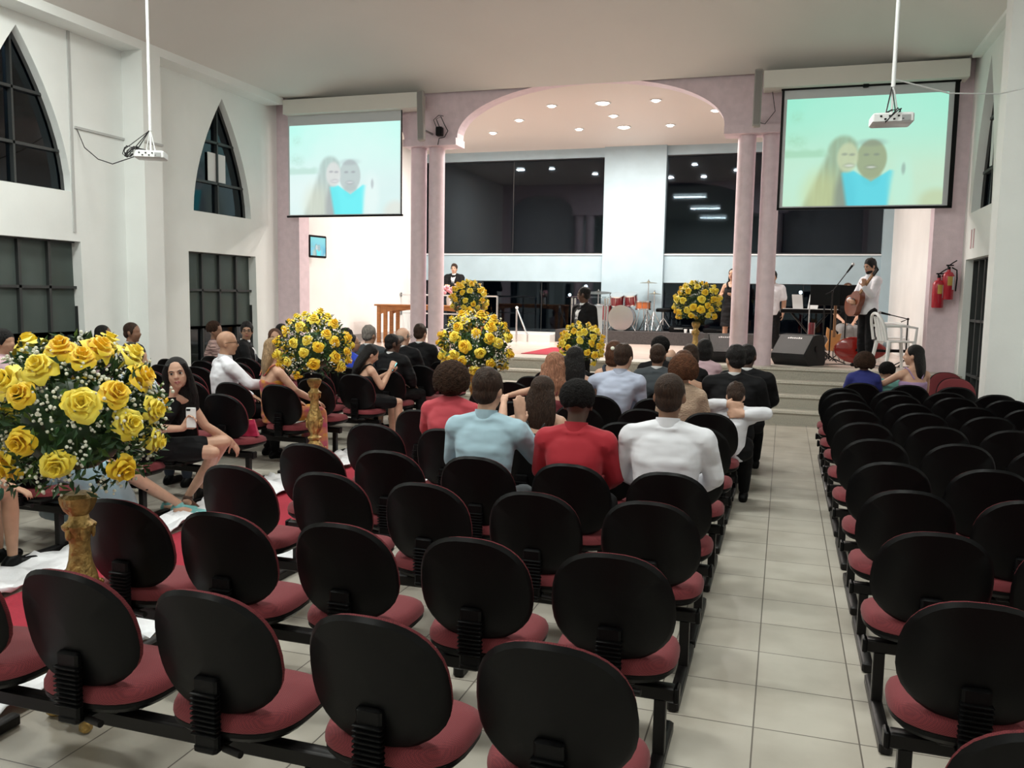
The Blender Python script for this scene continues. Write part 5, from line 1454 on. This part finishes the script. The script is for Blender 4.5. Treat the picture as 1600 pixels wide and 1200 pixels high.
person('person with black cropped hair behind the smiling woman', -7.08, 11.0, rz=-.3, top=1.28, skin='brown', hair='buzz', hc='black', up=('shirt', BLK), low=('trousers', BLK))
person('woman with dark curls in a striped blouse before the far left window', -7.72, 10.29, rz=-.9, top=1.3, fem=True, skin='brown', hair='afro', hc='brown', up=('tshirt', STRIPE), low=('skirt', BLK), head=(-.55, 0, 0))
person('bald man in an olive brown jacket looking to the right', -7.85, 8.81, rz=-.7, top=1.33, skin='brown', hair='buzz', hc='brown', up=('suit', OLIVE), low=('trousers', BLK), head=(-.65, 0, 0))
person('woman with a black bob in pale pink, left of the olive jacket', -8.3, 8.81, rz=-.5, top=1.28, fem=True, skin='brown', hair='bob', hc='black', up=('tshirt', PINKT), low=('skirt', PINKT), head=(-.8, 0, 0))
person('young man with black hair in profile, just behind the nearest rose ball', -5.22, 5.89, rz=-.15, top=1.28, skin='tan', hair='short', hc='black', up=('shirt', LBLJ), low=('trousers', JEAN), head=(-1.25, 0, 0))
person('man with black hair and a pink shirt at the far left edge', -7.42, 6.57, rz=-.8, top=1.32, skin='tan', hair='short', hc='black', up=('shirt', PINKT), low=('trousers', BLK), head=(-.7, 0, 0))
person('person with brown hair half hidden behind the nearest rose ball', -6.3, 5.89, rz=-.6, top=1.18, fem=True, skin='tan', hair='bob', hc='auburn', up=('tshirt', BLK), low=('skirt', BLK), head=(-.5, 0, 0))
# child in tulle and neighbour in green print, partly behind the nearest flowers
kid = person('child in a light blue tulle dress with teal shoes behind the nearest rose ball', -4.74, 4.45, rz=-.5, by='root', top=1.08, fem=True, skin='light', hair='long', hc='brown', up=('dress', BLUEDRESS), low=('skirt', BLUEDRESS), shoes=TEAL, vox=.009,
             J=dict(knL=(-.22, .50, .47), anL=(-.34, .98, .10), toL=(-.18, 1.12, .035), knR=(-.10, .50, .47), anR=(-.20, 1.0, .10), toR=(-.03, 1.13, .035)))
MB().loft([(0, .02, .62, .15, .13), (-.05, .12, .54, .26, .24), (-.08, .24, .42, .30, .30), (-.10, .30, .28, .33, .31), (-.10, .32, .18, .34, .32)], 28).build('tulle_overskirt', TULLE, kid)
ul = MB().loft([(0, .02, .60, .14, .12), (-.05, .12, .52, .22, .20), (-.08, .22, .40, .25, .25), (-.10, .27, .26, .27, .26)], 28); ul.build('underskirt', BLUEDRESS, kid)
person('person in a green floral print dress at the left edge by the nearest pedestal', -4.76, 3.66, rz=-.35, by='root', top=1.22, fem=True, skin='tan', hair='bob', hc='brown', up=('tshirt', GREENF), low=('skirt', GREENF), vox=.010,
       J=dict(elR=(.26, .12, .70), wrR=(.34, .30, .58)), hands=dict(R=((.5, .5, -.25), (0, 0, -1), -1, .4)))
# ---- right block
person('child with dark hair in a royal blue top before the stage on the right', 0.9, 10.54, top=1.17, fem=True, skin='brown', hair='curlybig', hc='brown', up=('tshirt', cloth('deep_blue', (.015, .022, .17))), low=('skirt', BLK))
person('woman with long dark hair in a lilac top, looking left', 1.41, 10.54, rz=.35, top=1.27, fem=True, skin='light', hair='long', hc='black', up=('strap', LILAC), low=('skirt', LILAC), head=(.95, 0, 0), vox=.010,
       J=dict(elL=(-.26, .12, .84), wrL=(-.30, .30, .80)))
person('toddler with black hair held by the woman in lilac', 1.16, 10.74, rz=.2, by='root', top=1.02, skin='light', hair='afro', hc='black', up=('tshirt', cloth('mint', (.20, .50, .45))), low=('trousers', BLK))
# ---- standing people
person('groomsman in a dark suit with folded arms at the left back of the stage', -7.43, 18.75, z0=.92, rz=PI+.15, sit=False, top=1.57, skin='fair', hair='short', hc='brown', up=('suit', BLK), low=('trousers', BLK), face=True, vox=.013,
       J=dict(elL=(-.20, .12, 1.03), wrL=(.02, .21, 1.05), elR=(.20, .12, 1.03), wrR=(-.02, .18, 1.08)))
person('man in a black suit with white pocket square standing on the stage steps', -2.96, 12.88, z0=.20, rz=R(140), sit=False, top=1.72, skin='dark', hair='buzz', hc='black', up=('suit', BLK), low=('trousers', BLK), head=(R(-55), 0, 0), face=True, vox=.012)
tag(MB().add([(0, 0, 0), (.05, 0, 0), (.025, 0, .04), (.01, 0, .03), (.025, -.008, .01)], [(0, 4, 3), (0, 1, 4), (1, 2, 4), (2, 3, 4)]).build('pocket_square', WSH), 'white pocket square in the standing man\'s black jacket', 'handkerchief').location = (-3.05, 12.71, 1.43)
person('singer in a black dress with long dark hair, half behind the inner right column', -.98, 16.85, z0=ZS, rz=PI-.3, sit=False, top=1.60, fem=True, skin='tan', hair='long', hc='black', up=('dress', BLK), low=('skirt', BLK), face=True, shoes=mat('nude_shoe', (.4, .2, .15), .5),
       J=dict(elR=(.22, .05, 1.05), wrR=(.12, .24, 1.10), elL=(-.22, .05, 1.05), wrL=(-.12, .24, 1.10)))
person('singer in a white top hidden behind the outer right column', -.24, 16.5, z0=ZS, rz=PI, sit=False, top=1.55, skin='tan', hair='short', hc='black', up=('tshirt', WSH), low=('trousers', BLK))
person('guitarist in a white shirt and black trousers playing with head bowed', 1.23, 14.4, z0=ZS, rz=R(118), sit=False, top=1.68, skin='tan', hair='short', hc='black', up=('shirt', WSH), low=('trousers', BLK), head=(R(10), -.25, 0), face=True, beard=True, vox=.010,
       J=dict(elL=(-.27, .12, 1.12), wrL=(-.30, .29, 1.24), elR=(.25, .08, 1.08), wrR=(.06, .30, 1.04)), hands=dict(L=((.1, -.1, .8), (.7, -.2, 0), 1, .7), R=((-.8, .05, -.2), (-.3, -.8, 0), -1, .5)))
# acoustic guitar in the guitarist's hands, with strap
gt = thing('acoustic_guitar', 'dark brown guitar hanging from a strap on the bearded guitarist', 'guitar', (1.23, 14.42, ZS), R(118))
Mg = Matrix.Translation((.0, .22, 1.0)) @ Matrix.Rotation(R(-48), 4, 'Y')
def gout(k, y):
    L = []
    for j in range(40):
        a = 2*PI*j/40; c = math.cos(a); s_ = math.sin(a)
        w_ = .185*(1-sm(-.3, .9, c))+.135*sm(-.3, .9, c); w_ *= 1-.20*math.exp(-((c-.2)/.25)**2)
        L.append((s_*w_*k, y, c*.235*k))
    return L
MB().rings([gout(1, -.045), gout(1, .045)], M=Mg).build('body', mat('guitar_brown', (.16, .04, .015), .25, coat=.5), gt)
MB().rbox(0, .03, .42, .05, .03, .44, .006, M=Mg).build('neck', mat('guitar_neck', (.25, .13, .06), .4), gt)
MB().rbox(0, .02, .70, .065, .022, .15, .006, M=Mg).build('headstock', BLACKP, gt)
MB().cyl((0, .044, .04), (0, .050, .04), .045, M=Mg).build('sound_hole', BLACK, gt)
MB().tube([(-.02, .22, 1.02), (-.10, .15, 1.25), (-.13, -.02, 1.40), (0, -.16, 1.30), (.10, -.15, 1.05)], .016, 6).build('strap', mat('strap_grey', (.18, .17, .16), .7), gt)
person('keyboard player with long reddish hair and pale scarf behind the music stands', 1.12, 17.4, z0=ZS, rz=PI+.1, sit=True, top=1.36, fem=True, skin='light', hair='long', hc='auburn', up=('tshirt', BLK), low=('longskirt', cloth('grey_skirt', (.2, .2, .2))), face=True)
ks = thing('piano_stool', 'black stool under the keyboard player', 'stool', (1.12, 17.42, ZS))
MB().rbox(0, .0, .41, .40, .34, .07, .02).build('seat', BLACKP, ks)
for sx in (-1, 1):
    for sy in (-1, 1): MB().cyl((sx*.15, sy*.12, 0), (sx*.15, sy*.12, .38), .016).build('leg', BLACKM, ks)
finish_soft()
